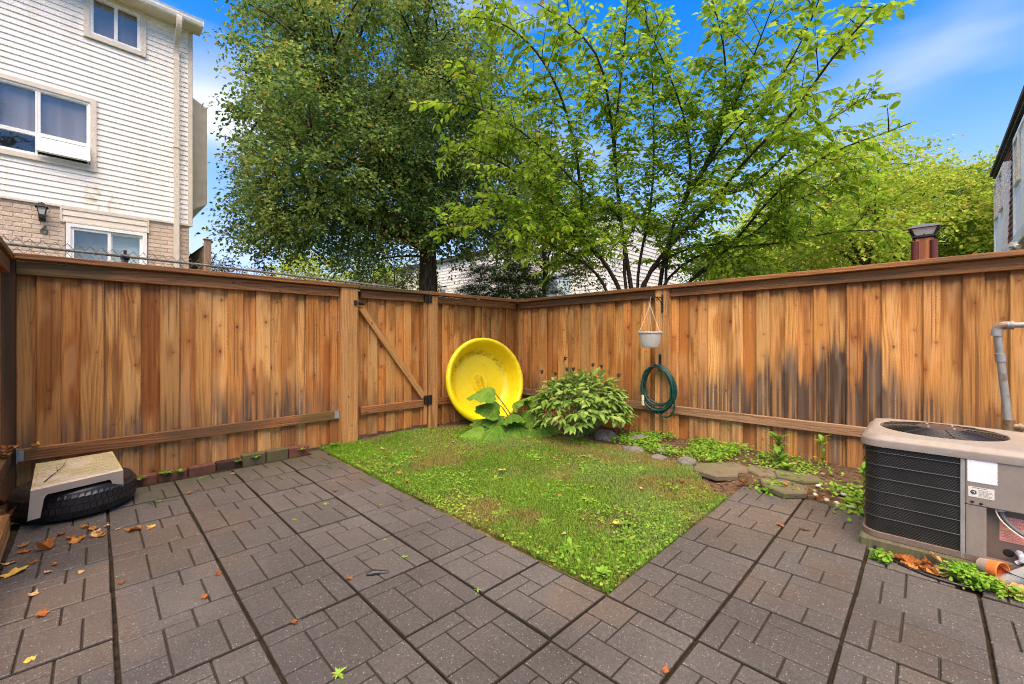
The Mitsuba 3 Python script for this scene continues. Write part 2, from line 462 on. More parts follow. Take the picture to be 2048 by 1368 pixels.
def brick_color(p, n, uv):
    r = cell_rand(dr.floor(uv.x), 5)
    c = mix(C(0.52, 0.405, 0.315), C(0.66, 0.535, 0.43), r)
    return c * (0.75 + 0.4 * fbm(p.x * 22, p.y * 22, p.z * 40, octaves=3))


mat('brick', brick_color, rough=0.85, spec=0.2)
mat('mortar', (0.50, 0.43, 0.36), rough=0.95, spec=0.1)
mat('shingle', lambda p, n, uv: mix(C(0.12, 0.058, 0.040), C(0.24, 0.130, 0.090), cell_rand(dr.floor(uv.x), 2)) * (0.8 + 0.4 * noise(p.x * 30, p.y * 30, p.z * 30)), rough=0.95, spec=0.0)
mat('roof_dark', (0.06, 0.055, 0.05), rough=0.8)
mat('panel_white', lambda p, n, uv: C(0.80, 0.75, 0.68) * (0.93 + 0.1 * noise(p.x * 3, p.z * 3)), rough=0.8, spec=0.05)
mat('joint_dirt', lambda p, n, uv: mix(C(0.014, 0.011, 0.008), C(0.045, 0.034, 0.022), noise(p.x * 60, p.y * 60)), rough=0.95, spec=0.1)
scene['material_glass'] = {'type': 'thindielectric', 'int_ior': 1.7}
mat('room_dark', (0.075, 0.075, 0.082), rough=0.9, spec=0.1)
mat('reflection_grey', lambda p, n, uv: C(0.22, 0.21, 0.21) * (0.8 + 0.3 * noise(p.x * 18, 1.0)), rough=0.9)  # for added sheets that imitate grey sky reflected in the panes
mat('blind_or_reflection', lambda p, n, uv: C(0.50, 0.60, 0.53) * (0.85 + 0.15 * noise(p.z * 60, 1.0)), rough=0.7)
mat('blind_dark', lambda p, n, uv: C(0.22, 0.28, 0.26) * (0.8 + 0.3 * noise(p.x * 12, p.z * 2)), rough=0.7)
mat('frosted', (0.70, 0.71, 0.73), rough=0.25, spec=0.6)


def yellow_color(p, n, uv):
    c = C(0.80, 0.62, 0.006) * (0.90 + 0.14 * fbm(p.x * 5, p.y * 5, p.z * 5, octaves=3))
    # dried silt round the edge of the floor (uv.x carries the radius, uv.y the height along the pool's axis)
    ring = smoothstep(0.385, 0.405, uv.x) * smoothstep(0.49, 0.43, uv.x)
    up = smoothstep(-0.25, 0.6, uv.y)
    dirt = ring * up * smoothstep(0.42, 0.62, fbm(p.x * 38, p.y * 38, p.z * 38, octaves=3))
    film = smoothstep(0.30, 0.46, uv.x) * smoothstep(0.56, 0.46, uv.x) * 0.35 * fbm(p.x * 12, p.y * 12, p.z * 12, octaves=2)
    c = mix(c, C(0.30, 0.20, 0.03), dr.clip(dirt * 0.55 + film * up, 0, 0.85))
    scuff = smoothstep(0.66, 0.78, fbm(p.x * 26, p.y * 26, p.z * 26, octaves=3)) * 0.25
    return mix(c, C(0.55, 0.36, 0.05), scuff)


mat('pool_yellow', yellow_color, rough=0.38, spec=0.5)


def rubber_color(p, n, uv):
    return mix(C(0.010, 0.010, 0.011), C(0.026, 0.025, 0.024), fbm(p.x * 20, p.y * 20, p.z * 20, octaves=3))


mat('tire_rubber', rubber_color, rough=0.36, spec=0.5)


def stool_color(p, n, uv):
    c = C(0.52, 0.43, 0.33) * (0.88 + 0.2 * fbm(p.x * 8, p.y * 8, p.z * 8, octaves=3))
    moss = smoothstep(0.27, 0.29, p.z) * (0.35 + 0.65 * smoothstep(0.25, 0.55, fbm(p.x * 9, p.y * 14, octaves=4))) * smoothstep(0.6, 0.9, n.z)
    return mix(c, C(0.29, 0.255, 0.085), moss * 0.80)


mat('stool_plastic', stool_color, rough=0.5, spec=0.4)


def tan_color(p, n, uv):
    c = C(0.225, 0.195, 0.168) * (0.9 + 0.18 * fbm(p.x * 6, p.y * 6, p.z * 9, octaves=3))
    sp = smoothstep(0.70, 0.76, noise(p.x * 60, p.y * 60, p.z * 60))
    c = mix(c, C(0.14, 0.09, 0.06), sp * 0.10)
    run = smoothstep(0.55, 0.8, noise(p.y * 40, p.x * 40, p.z * 3)) * 0.25
    return mix(c, C(0.20, 0.155, 0.12), run)


mat('unit_tan', tan_color, rough=0.42, spec=0.45)
mat('unit_brown', lambda p, n, uv: C(0.155, 0.115, 0.09) * (0.85 + 0.3 * fbm(p.x * 6, p.y * 6, p.z * 9, octaves=3)), rough=0.5, spec=0.4)


def coil_color(p, n, uv):
    # louvred guard: staggered bright slits between the black fins
    u, v = uv.x / 0.0135, uv.y / 0.0085
    row = dr.floor(v)
    u2 = u + 0.5 * (row - 2 * dr.floor(row / 2))
    fu, fv = u2 - dr.floor(u2) - 0.5, v - row - 0.5
    slit = smoothstep(0.34, 0.16, dr.abs(fu)) * smoothstep(0.34, 0.18, dr.abs(fv))
    dust = fbm(p.y * 9, p.z * 9, p.x * 9, octaves=3)
    return mix(C(0.006, 0.006, 0.007), C(0.085, 0.078, 0.062) * (0.3 + 1.2 * dust), slit * 0.7)


mat('coil_black', coil_color, rough=0.45, spec=0.4)
mat('black_metal', lambda p, n, uv: C(0.014, 0.013, 0.013) * (0.8 + 0.8 * noise(p.x * 50, p.y * 50, p.z * 50)), rough=0.35, spec=0.5)
mat('wire_dark', (0.022, 0.019, 0.018), rough=0.35, spec=0.5)
mat('guard_grey', (0.040, 0.040, 0.042), rough=0.35, spec=0.5)
mat('fan_brown', (0.052, 0.036, 0.030), rough=0.4, spec=0.5)


def galv_color(p, n, uv):
    c = mix(C(0.20, 0.20, 0.195), C(0.36, 0.36, 0.345), fbm(p.x * 26, p.y * 26, p.z * 9, octaves=3))
    return mix(c, C(0.17, 0.085, 0.04), smoothstep(0.60, 0.72, fbm(p.x * 18 + 4, p.y * 18, p.z * 14, octaves=3)) * 0.8)


mat('galvanised', galv_color, rough=0.5, metallic=0.25)
mat('chain_wire', lambda p, n, uv: mix(C(0.10, 0.09, 0.075), C(0.26, 0.235, 0.20), noise(p.x * 40, p.y * 40, p.z * 40)), rough=0.6, metallic=0.3)
mat('brass_old', lambda p, n, uv: mix(C(0.16, 0.10, 0.05), C(0.32, 0.23, 0.13), noise(p.x * 60, p.y * 60, p.z * 60)), rough=0.45, metallic=0.4)
mat('copper_old', (0.30, 0.14, 0.08), rough=0.5, metallic=0.4)
mat('regulator_grey', (0.48, 0.50, 0.55), rough=0.45)
mat('hose_green', lambda p, n, uv: C(0.006, 0.048, 0.036) * (0.8 + 0.5 * noise(p.x * 30, p.y * 30, p.z * 30)), rough=0.28, spec=0.5)
mat('hose_cream', (0.56, 0.50, 0.33), rough=0.45)
mat('planter_grey', lambda p, n, uv: C(0.47, 0.445, 0.40) * (0.92 + 0.14 * fbm(p.x * 8, p.y * 8, p.z * 14, octaves=2)), rough=0.45)
mat('string_white', (0.62, 0.55, 0.44), rough=0.8)
mat('iron', (0.016, 0.014, 0.013), rough=0.5)


def terra_color(p, n, uv):
    c = C(0.62, 0.17, 0.038) * (0.85 + 0.3 * fbm(p.x * 25, p.y * 25, p.z * 25, octaves=2))
    return mix(c, C(0.24, 0.22, 0.21), dr.select(uv.x > 0.5, 0.9, 0.0))


mat('terracotta', terra_color, rough=0.7)
mat('paper_white', lambda p, n, uv: C(0.72, 0.74, 0.78) * (0.95 + 0.08 * noise(p.y * 20, p.z * 20)), rough=0.5)
mat('sticker_cream', (0.62, 0.59, 0.52), rough=0.5)
mat('sticker_pink', (0.62, 0.29, 0.24), rough=0.5)
mat('sticker_orange', (0.66, 0.40, 0.10), rough=0.5)
mat('ink', (0.05, 0.045, 0.05), rough=0.6)
mat('ink_red', (0.36, 0.08, 0.07), rough=0.6)
mat('rubber_grey', (0.10, 0.105, 0.115), rough=0.5)


def stone_color(p, n, uv):
    c = mix(C(0.075, 0.062, 0.038), C(0.15, 0.125, 0.082), fbm(p.x * 14, p.y * 14, p.z * 14, octaves=4))
    return mix(c, C(0.085, 0.10, 0.035), smoothstep(0.52, 0.66, fbm(p.x * 6 + 2, p.y * 6, octaves=3)) * 0.6)


mat('stone', stone_color, rough=0.85, spec=0.25)
mat('rock_grey', lambda p, n, uv: mix(C(0.06, 0.055, 0.05), C(0.19, 0.175, 0.16), fbm(p.x * 22, p.y * 22, p.z * 22, octaves=3)), rough=0.7)
mat('pebble', lambda p, n, uv: C(0.50, 0.46, 0.40) * (0.55 + 0.4 * noise(p.x * 60, p.y * 60, p.z * 60)), rough=0.6)


def edging_color(p, n, uv):
    r = cell_rand(dr.floor(uv.x), 9)
    c = mix(C(0.16, 0.058, 0.035), C(0.10, 0.05, 0.034), r)
    c = mix(c, C(0.085, 0.085, 0.042), dr.select((uv.x > 6.5) & (uv.x < 8.5), 0.9, 0.0))
    c = mix(c, C(0.028, 0.020, 0.017), dr.select((uv.x > 5.5) & (uv.x < 6.5), 0.85, 0.0))
    return c * (0.7 + 0.6 * fbm(p.x * 30, p.y * 30, p.z * 30, octaves=3))


mat('edging_brick', edging_color, rough=0.85, spec=0.2)


def pad_color(p, n, uv):
    c = mix(C(0.06, 0.054, 0.032), C(0.15, 0.135, 0.085), noise(p.x * 90, p.y * 90, p.z * 10))
    return mix(c, C(0.09, 0.10, 0.035), smoothstep(0.45, 0.65, fbm(p.x * 9, p.y * 9, p.z * 20, octaves=3)) * 0.6)


mat('pad_concrete', pad_color, rough=0.9, spec=0.2)
mat('mulch', lambda p, n, uv: mix(C(0.045, 0.024, 0.015), C(0.20, 0.115, 0.068), cell_rand(dr.floor(uv.x), 4)), rough=0.9, spec=0.15)
mat('old_fence', lambda p, n, uv: mix(C(0.20, 0.165, 0.085), C(0.34, 0.285, 0.15), cell_rand(dr.floor(uv.x), 4)) * (0.8 + 0.4 * noise(p.x * 30, p.y * 30, p.z * 3)), rough=0.85)
mat('old_post', lambda p, n, uv: C(0.25, 0.175, 0.135) * (0.8 + 0.4 * noise(p.x * 40, p.y * 40, p.z * 4)), rough=0.85)
mat('lamp_post', lambda p, n, uv: mix(C(0.22, 0.070, 0.022), C(0.46, 0.160, 0.045), smoothstep(0.3, 0.8, noise(p.x * 30 + p.y * 30, p.z * 3))), rough=0.45)
mat('lamp_post_dark', (0.10, 0.024, 0.014), rough=0.35)
mat('lamp_glass', (0.50, 0.49, 0.46), rough=0.3)
mat('lamp_cap', (0.10, 0.10, 0.105), rough=0.35)
mat('clear_tube', (0.42, 0.44, 0.43), rough=0.2, spec=0.6)
mat('seed_head', (0.045, 0.024, 0.014), rough=0.8)
mat('number_grey', (0.10, 0.085, 0.07), rough=0.5)


# ------------------------------------------------------------------ ground
def sstep(a, b, x):
    t = np.clip((np.asarray(x, float) - a) / (b - a), 0, 1)
    return t * t * (3 - 2 * t)


def ground_z(x, y):
    """The land behind the fences rises to a terrace on which the neighbouring houses stand."""
    return -0.07 + 1.42 * np.maximum(sstep(6.2, 9.8, y), sstep(8.5, 13.5, x))


gx = np.unique(np.concatenate([np.linspace(-6, 30, 61), [-700, -300, -120, -50, -20, 45, 80, 150, 320, 700]]))
gy = np.unique(np.concatenate([np.linspace(-6, 36, 71), [-700, -300, -120, -50, -20, 60, 100, 180, 320, 700]]))
GX, GY = np.meshgrid(gx, gy, indexing='ij')
GV = np.stack([GX, GY, ground_z(GX, GY)], -1).reshape(-1, 3)
ii, jj = np.meshgrid(np.arange(len(gx) - 1), np.arange(len(gy) - 1), indexing='ij')
ny = len(gy)
GF = np.stack([ii * ny + jj, (ii + 1) * ny + jj, (ii + 1) * ny + jj + 1, ii * ny + jj + 1], -1).reshape(-1, 4)
add('ground', (GV, tri(GF)), 'far_grass', kind='structure', smooth=True)


def sheet(x0, x1, y0, y1, step, zf):
    xs, ys = np.arange(x0, x1 + step * 0.5, step), np.arange(y0, y1 + step * 0.5, step)
    X, Y = np.meshgrid(xs, ys, indexing='ij')
    v = np.stack([X, Y, zf(X, Y)], -1).reshape(-1, 3)
    i, j = np.meshgrid(np.arange(len(xs) - 1), np.arange(len(ys) - 1), indexing='ij')
    n = len(ys)
    q = np.stack([i * n + j, (i + 1) * n + j, (i + 1) * n + j + 1, i * n + j + 1], -1).reshape(-1, 4)
    return v, tri(q)


def bed_height(x, y):
    """Soil: low under the paving, mounded a little in the bed along the right-hand fence and in the corner."""
    p = np.stack([x * 3.0, y * 3.0, np.zeros_like(x)], -1)
    lump = 0.035 * (meshkit.fbm(p, 4, seed=2) - 0.5)
    bed = sstep(3.65, 4.1, x) * sstep(-0.6, -0.3, y) + sstep(4.15, 4.6, y) * sstep(2.0, 2.4, x)
    z = -0.030 + np.clip(bed, 0, 1) * (0.040 + lump)
    return z


def lawn_height(x, y):
    p = np.stack([x * 1.6, y * 1.6, np.zeros_like(x)], -1)
    e = np.minimum(x - (1.790 + 0.022 * (y - 2.0)), y - 1.085)
    return -0.022 + sstep(-0.01, 0.10, e) * (0.012 + 0.022 * (meshkit.fbm(p, 3, seed=5) - 0.3))


add('garden_soil', sheet(-0.6, 5.3, -3.6, 5.0, 0.05, bed_height), 'soil', kind='structure', smooth=True)


def drift(y):
    return 0.022 * (y - 2.0)


def lawn_edge(y):
    return 1.790 + drift(y)


def bed_edge(y):
    """Where the lawn gives way to the weedy bed along the right-hand fence."""
    return 3.45 + 0.62 * sstep(1.0, 1.7, y) + 0.10 * np.sin(y * 3.1) + 0.05 * np.sin(y * 9.0)


def in_lawn(x, y):
    return (x > lawn_edge(y)) & (y > 1.085) & (x < bed_edge(y)) & (y < 4.72 - 0.16 * sstep(3.1, 3.6, x))


lv, lf = sheet(1.72, 4.40, 1.04, 4.72, 0.03, lawn_height)
cen = lv[lf].mean(1)
lf = lf[cen[:, 0] < bed_edge(cen[:, 1])]
add('lawn', (lv, lf), 'lawn_soil', kind='structure', smooth=True)

# ------------------------------------------------------------------ patio of moulded rubber pavers
CELLS = [(0, .60, 0, .20), (.60, 1, 0, .40), (.34, .60, .20, .40), (0, .34, .20, .67), (0, .34, .67, 1), (.34, .77, .40, 1), (.77, 1, .40, 1)]
PITCH_X, PITCH_Y = 0.412, 0.4195


def paver_mesh(idn, clip=None):
    """One paver, centred, top at z = 0: a slab with seven raised blocks. clip keeps a fraction of it (x0, x1, y0, y1) for the cut ones."""
    W, H = PITCH_X - 0.005, PITCH_Y - 0.005
    parts = [box(-W / 2 + 0.004, W / 2 - 0.004, -H / 2 + 0.004, H / 2 - 0.004, -0.034, -0.0085)]
    for s0, s1, t0, t1 in CELLS:
        x0, x1, y1, y0 = (s0 - .5) * W, (s1 - .5) * W, (.5 - t0) * H, (.5 - t1) * H
        g = 0.0040
        gx0, gx1 = (0.0055 if s0 == 0 else g), (0.0055 if s1 == 1 else g)
        gy1, gy0 = (0.0055 if t0 == 0 else g), (0.0055 if t1 == 1 else g)
        if clip is not None:
            cx0, cx1, cy0, cy1 = [(c - .5) * (W if k < 2 else H) for k, c in enumerate(clip)]
            x0, x1, y0, y1 = max(x0, cx0), min(x1, cx1), max(y0, cy0), min(y1, cy1)
            if x1 - x0 < 0.02 or y1 - y0 < 0.02:
                continue
        x0, x1, y0, y1 = x0 + gx0, x1 - gx1, y0 + gy0, y1 - gy1
        loops = []
        for ins, z in ((-0.0022, -0.009), (0.0, -0.0035), (0.0022, -0.0006), (0.0050, 0.0)):
            loops.append([(x0 + ins, y0 + ins, z), (x1 - ins, y0 + ins, z), (x1 - ins, y1 - ins, z), (x0 + ins, y1 - ins, z)])
        v, f = loft(loops)
        f = np.vstack([f, [[12, 13, 14], [12, 14, 15]]])
        parts.append((v, f))
    if clip is not None:
        cx0, cx1, cy0, cy1 = [(c - .5) * (W if k < 2 else H) for k, c in enumerate(clip)]
        parts[0] = box(max(cx0, -W / 2) + .004, min(cx1, W / 2) - .004, max(cy0, -H / 2) + .004, min(cy1, H / 2) - .004, -0.034, -0.0085)
    v, f = cat(parts)
    # the foot of each groove is dark through uv.x > 0 and depth; uv.x also carries the paver's number
    return v, f, np.column_stack([np.full(len(v), idn + 0.5), v[:, 2]])


rng = np.random.default_rng(7)
# the dark bedding under the pavers ends where the lawn and the beds begin
bed_polys = [box(-0.55, 1.76, 1.05, 4.70, -0.05, -0.020), box(-0.55, 3.74, 0.24, 1.05, -0.05, -0.020), box(-0.55, 2.95, -1.7, 0.24, -0.05, -0.020)]
add('patio', cat(bed_polys), 'joint_dirt', kind='structure')
variants = [paver_mesh(k) for k in range(8)]
variants = [ply(v[:2], 'paver', uv=v[2]) for v in variants]
n_tile = 0
X0 = 0.103 - PITCH_X * 2
ROWS = [-1.83, -1.415, -1.0, -0.585, -0.172, 0.243, 0.657, 1.074, 1.492, 1.915, 2.335, 2.757, 3.188, 3.632, 4.075, 4.515, 4.93]
for i in range(-1, 13):
    for j in range(len(ROWS) - 1):
        cx, cy = X0 + (i + .5) * PITCH_X, 0.5 * (ROWS[j] + ROWS[j + 1])
        ky = (ROWS[j + 1] - ROWS[j]) / PITCH_Y
        cx += drift(cy)
        keep = False
        if cx < 1.78 + drift(cy) and cy < 4.60:
            keep = True
        elif cy < 1.07 and cx < 3.72:
            keep = True
            if cx > 2.98 and cy < 0.24:
                keep = False
            if cx > 3.36 and cy < 0.30:
                keep = False
        if cx < -0.42 or cy < -1.65:
            keep = False
        if keep:
            # outside what any nearby view takes in
            l, d = (cx * RIGHT[0] + cy * RIGHT[1]), (cx * FWD[0] + cy * FWD[1])
            if d < 0.55 or abs(l) > 1.75 * d + 0.5:
                keep = False
        if not keep:
            continue
        R = rot([0, 0, 1], rng.normal(0, 0.35) - 1.0 * (cx < 1.78)) @ np.diag([1, ky, 1]) @ rot([1, 0, 0], rng.normal(0, 0.40)) @ rot([0, 1, 0], rng.normal(0, 0.40))
        z = 0.0 + rng.normal(0, 0.0016)
        add('paver', variants[rng.integers(8)], None, 'patio', to_world=mat4(R, [cx + rng.normal(0, .0012), cy + rng.normal(0, .0012), z]))
        n_tile += 1
# cut pavers: the strip beside the equipment pad, sloping off in the corner
for k, (cx, cy, clip) in enumerate([(3.16, 0.032, (0, .55, .18, 1)), (3.16, -0.388, (0, .22, .45, 1)), (1.83 + drift(4.6), 4.64, (0, .5, 0, .6))]):
    m = paver_mesh(k, clip)
    add('paver', ply(m[:2], 'paver', uv=m[2]), None, 'patio', to_world=mat4(rot([0, 0, 1], 0.5), [cx, cy, -0.002]))

# brick edging along the foot of the gate fence
bricks = [('reddish edging brick nearest the tire in the row along the foot of the gate fence', 0.05), ('second reddish edging brick from the tire along the gate fence', 0.052), ('third reddish edging brick from the tire, just left of the black one', 0.055),
          ('blackened edging brick in the middle of the row along the gate fence', 0.055), ('mossy green edging brick just right of the blackened one', 0.085), ('second mossy green edging brick from the blackened one', 0.078), ('red edging brick at the far end of the row, next to the lawn', 0.075)]
tones = [1.5, 2.5, 3.5, 6.0, 7.2, 8.2, 12.5]
for k, (lab, z1) in enumerate(bricks):
    w = 0.200
    m = bbox(-w / 2 + .003, w / 2 - .003, -0.045, 0.045, -0.06, z1 + rng.normal(0, .003), 0.006)
    uv = np.column_stack([np.full(len(m[0]), tones[k]), np.zeros(len(m[0]))])
    add('edging_brick', m, 'edging_brick', uv=uv, label=lab, cat='brick', group='edging bricks under the gate fence', to_world=mat4(rot([0, 0, 1], rng.normal(0, 1.2)), [0.375 + k * 0.2045, 4.665 + rng.normal(0, .004), 0]))

# ------------------------------------------------------------------ cedar fences


def plank(length, width, thick, idn, bev=0.0035):
    """A board standing on z = 0, face towards -y, with the wood material's uv."""
    b = bev
    poly = [(-width / 2 + b, 0), (width / 2 - b, 0), (width / 2, b), (width / 2, thick - b), (width / 2 - b, thick), (-width / 2 + b, thick), (-width / 2, thick - b), (-width / 2, b)]
    v, f = extrude(poly, 0, length)
    uv = np.column_stack([idn + 0.3 + np.clip(v[:, 0] + 0.6 * v[:, 1], -0.28, 0.68), v[:, 2]])
    return v, f, uv


_pid = [0]


def next_id(base=0):
    _pid[0] += 1
    return base + _pid[0] % 900


def wood_bar(p0, p1, width, thick, base=1000, face=(0, -1, 0), idn=None):
    """A rail or brace from p0 to p1 (centre line of its front face); face is where the wide side looks."""
    p0, p1, face = np.asarray(p0, float), np.asarray(p1, float), unit(face)
    d = p1 - p0
    L = np.linalg.norm(d)
    d = d / L
    m = plank(L, width, thick, next_id(base) if idn is None else idn)
    yy = -face
    xx = np.cross(yy, d)
    return move(m, p0, np.stack([xx, yy, d], 1))


def fence_boards(parent, edges, horiz, place, top, bottom, seed, back_first=False):
    """Boards between the measured edges, alternately standing forward and set back, so that each joint is a step."""
    r = np.random.default_rng(seed)
    for k in range(len(edges) - 1):
        a, b = edges[k], edges[k + 1]
        back = (k + back_first) % 2 == 1
        over = 0.030 if back else -0.0008
        w = abs(b - a) + 2 * over
        idn = next_id(0)
        t = top(0.5 * (a + b)) if callable(top) else top
        zb = bottom + r.normal(0, 0.006)
        m = plank(t - zb, w, 0.018, idn, 0.0055)
        off = 0.0320 if back else 0.0
        m = move(m, (0, off + r.normal(0, .0012), zb), rot([0, 1, 0], r.normal(0, 0.10)))
        add('board', m[:2], 'wood', parent, uv=m[2], to_world=place(0.5 * (a + b)))


def along_x(y):
    return lambda c: mat4(np.eye(3), [c, y, 0])


def along_y(x):
    # face towards -x
    return lambda c: mat4(np.array([[0, 1, 0], [-1, 0, 0], [0, 0, 1.0]]), [x, c, 0])


YB, XB = 4.75, 4.97
lf_edges = [-0.297, -0.212, -0.084, 0.018, 0.151, 0.264, 0.382, 0.503, 0.638, 0.753, 0.877, 1.0, 1.132, 1.243, 1.373, 1.476, 1.607, 1.717, 1.859, 1.967, 2.060]
fa = thing('cedar_fence', 'long stained cedar fence of upright boards behind the step stool and the tire', 'fence')
fence_boards(fa, lf_edges, 'x', along_x(YB), 1.745, 0.01, 1, True)
add('top_rail', wood_bar((-0.305, 4.708, 1.706), (2.052, 4.708, 1.706), 0.098, 0.038), 'wood', fa)
add('bottom_rail', wood_bar((-0.300, 4.706, 0.342), (2.050, 4.706, 0.336), 0.092, 0.038), 'wood', fa)
add('cap', wood_bar((-0.312, 4.715, 1.806), (2.248, 4.715, 1.804), 0.145, 0.042, face=(0, 0, 1)), 'wood', fa)
m = plank(1.79, 0.19, 0.095, 2000 + 77)
add('post', move(m, (2.155, 4.662, -0.03)), 'wood', fa)
m = plank(1.79, 0.088, 0.09, 3001)
add('post', move(m, (-0.352, 4.70, -0.03)), 'wood', fa, label='wet blackened post in the far left corner')
add('bracket', cat([box(2.046, 2.0525, 4.700, 4.74, 0.285, 0.392), box(2.0, 2.050, 4.7005, 4.7045, 0.30, 0.38)]), 'galvanised', fa)
add('bracket', cat([box(-0.306, -0.301, 4.698, 4.74, 0.285, 0.392), box(-0.304, -0.27, 4.7005, 4.7045, 0.30, 0.38)]), 'galvanised', fa)

# gate
gt = thing('cedar_gate', 'cedar gate with a diagonal brace and black hinges beside the yellow pool', 'gate')
g_edges = [2.266, 2.305, 2.41, 2.539, 2.651, 2.775, 2.902, 3.012, 3.14, 3.222]
fence_boards(gt, g_edges, 'x', along_x(YB - 0.004), 1.745, 0.05, 5)
add('top_rail', wood_bar((2.312, 4.704, 1.706), (3.178, 4.704, 1.706), 0.092, 0.036), 'wood', gt)
add('bottom_rail', wood_bar((2.306, 4.704, 0.345), (3.178, 4.704, 0.340), 0.092, 0.036), 'wood', gt)
add('brace', wood_bar((2.318, 4.702, 1.545), (3.172, 4.702, 0.425), 0.080, 0.036, base=2100), 'wood', gt)
add('stile', move(plank(1.66, 0.042, 0.038, next_id(2000)), (3.198, 4.702, 0.06)), 'wood', gt)
add('cap', wood_bar((2.266, 4.716, 1.800), (3.224, 4.716, 1.800), 0.140, 0.040, face=(0, 0, 1)), 'wood', gt)
for zc in (1.715, 0.385):
    hz = cat([bbox(3.165, 3.222, 4.664, 4.700, zc - .055, zc + .055, .004), bbox(3.226, 3.262, 4.650, 4.661, zc - .062, zc + .062, .003), tube([(3.224, 4.656, zc - .06), (3.224, 4.656, zc + .06)], .010, 8)] +
             [lathe([(0, .004), (.007, .003), (.009, 0)], 8) for _ in range(0)])
    add('hinge', hz, 'iron', gt)
lt = cat([bbox(2.275, 2.335, 4.686, 4.700, 1.575, 1.615, .003), tube([(2.205, 4.680, 1.597), (2.33, 4.680, 1.597)], .009, 8), bbox(2.20, 2.236, 4.640, 4.660, 1.572, 1.622, .003), tube([(2.30, 4.690, 1.597), (2.30, 4.655, 1.597), (2.30, 4.648, 1.590)], .006, 6)])
add('latch', lt, 'iron', gt)

# short run between the gate and the corner
fb = thing('cedar_fence', 'short cedar fence section between the gate and the corner, behind the yellow pool', 'fence')
sb_edges = [3.361, 3.43, 3.501, 3.612, 3.71, 3.806, 3.944, 4.02, 4.087, 4.17, 4.234, 4.335, 4.42, 4.491, 4.57, 4.652, 4.74, 4.819, 4.99]
fence_boards(fb, sb_edges, 'x', along_x(YB), 1.745, 0.01, 9)
add('post', move(plank(1.775, 0.132, 0.095, next_id(2000)), (3.297, 4.668, -0.03)), 'wood', fb)
add('top_rail', wood_bar((3.366, 4.708, 1.704), (4.900, 4.708, 1.704), 0.092, 0.038), 'wood', fb)
add('bottom_rail', wood_bar((3.366, 4.706, 0.340), (4.925, 4.706, 0.340), 0.092, 0.038), 'wood', fb)
add('cap', wood_bar((3.228, 4.715, 1.803), (4.858, 4.715, 1.803), 0.145, 0.042, face=(0, 0, 1)), 'wood', fb)

# long right-hand fence
fr = thing('cedar_fence', 'long cedar fence with grey weather stains behind the air conditioner and the coiled hose', 'fence')
r_edges = [4.76, 4.72, 4.62, 4.52, 4.437, 4.272, 4.113, 3.912, 3.738, 3.624, 3.51, 3.342, 3.242, 3.142, 2.95, 2.83, 2.718, 2.59, 2.459, 2.345]
r_edges2 = [2.215, 2.10, 1.979, 1.88, 1.771, 1.648, 1.52, 1.411, 1.277, 1.153, 1.029, 0.915, 0.784, 0.675, 0.536, 0.418, 0.288, 0.161, 0.027, -0.077, -0.204, -0.325, -0.453, -0.56, -0.68, -0.80, -0.93, -1.05, -1.18, -1.30, -1.42] + [-1.42 - .135 * q for q in range(1, 15)]


def r_top(y):
    return 1.744 + 0.0104 * (4.75 - y)


fence_boards(fr, r_edges, 'y', along_y(XB), r_top, 0.0, 13, True)
fence_boards(fr, r_edges2, 'y', along_y(XB), r_top, 0.0, 17)
for (y0, y1) in ((4.66, 2.37), (2.19, -3.30)):
    add('top_rail', wood_bar((4.928, y0, r_top(y0) - .040), (4.928, y1, r_top(y1) - .040), 0.094, 0.038, face=(-1, 0, 0)), 'wood', fr)
    add('bottom_rail', wood_bar((4.926, y0, 0.344), (4.926, y1, 0.352), 0.094, 0.038, face=(-1, 0, 0)), 'wood', fr)
for (y0, y1) in ((4.79, 1.86), (1.857, -3.30)):
    add('cap', wood_bar((4.935, y0, r_top(y0) + .051), (4.935, y1, r_top(y1) + .051), 0.150, 0.042, face=(0, 0, 1)), 'wood', fr)
for yc, w in ((2.318, 0.085), (2.228, 0.082), (-3.35, 0.09)):
    m = plank(r_top(yc) + 0.048, w, 0.09, next_id(2000))
    add('post', m[:2], 'wood', fr, uv=m[2], to_world=mat4(np.array([[0, 1, 0], [-1, 0, 0], [0, 0, 1.0]]), [4.892, yc, -0.03]))

# the fence that comes back along the left edge of the yard
fl = thing('cedar_fence', 'cedar fence seen edge-on at the left edge, with leaves piled on its low rail', 'fence')
l_edges = [4.64, 4.50, 4.37, 4.24, 4.10, 3.97, 3.84, 3.70, 3.57, 3.43, 3.30, 3.16, 3.02, 2.88]


def along_y_left(x):
    return lambda c: mat4(np.array([[0, -1, 0], [1, 0, 0], [0, 0, 1.0]]), [x, c, 0])


fence_boards(fl, l_edges, 'y', along_y_left(-0.372), 1.745, 0.01, 23)
add('top_rail', wood_bar((-0.330, 2.88, 1.704), (-0.330, 4.655, 1.704), 0.094, 0.038, face=(1, 0, 0)), 'wood', fl)
add('bottom_rail', wood_bar((-0.328, 2.88, 0.340), (-0.328, 4.69, 0.340), 0.092, 0.038, face=(1, 0, 0)), 'wood', fl)
add('cap', wood_bar((-0.385, 2.88, 1.8035), (-0.385, 4.776, 1.8035), 0.140, 0.042, face=(0, 0, 1)), 'wood', fl)
m = wood_bar((-0.285, 2.75, 0.055), (-0.285, 4.02, 0.055), 0.13, 0.09, face=(1, 0, 0), base=2200)
tb = add('landscape_timber', m, 'wood', label='short landscape timber lying along the foot of the left edge fence', cat='timber')

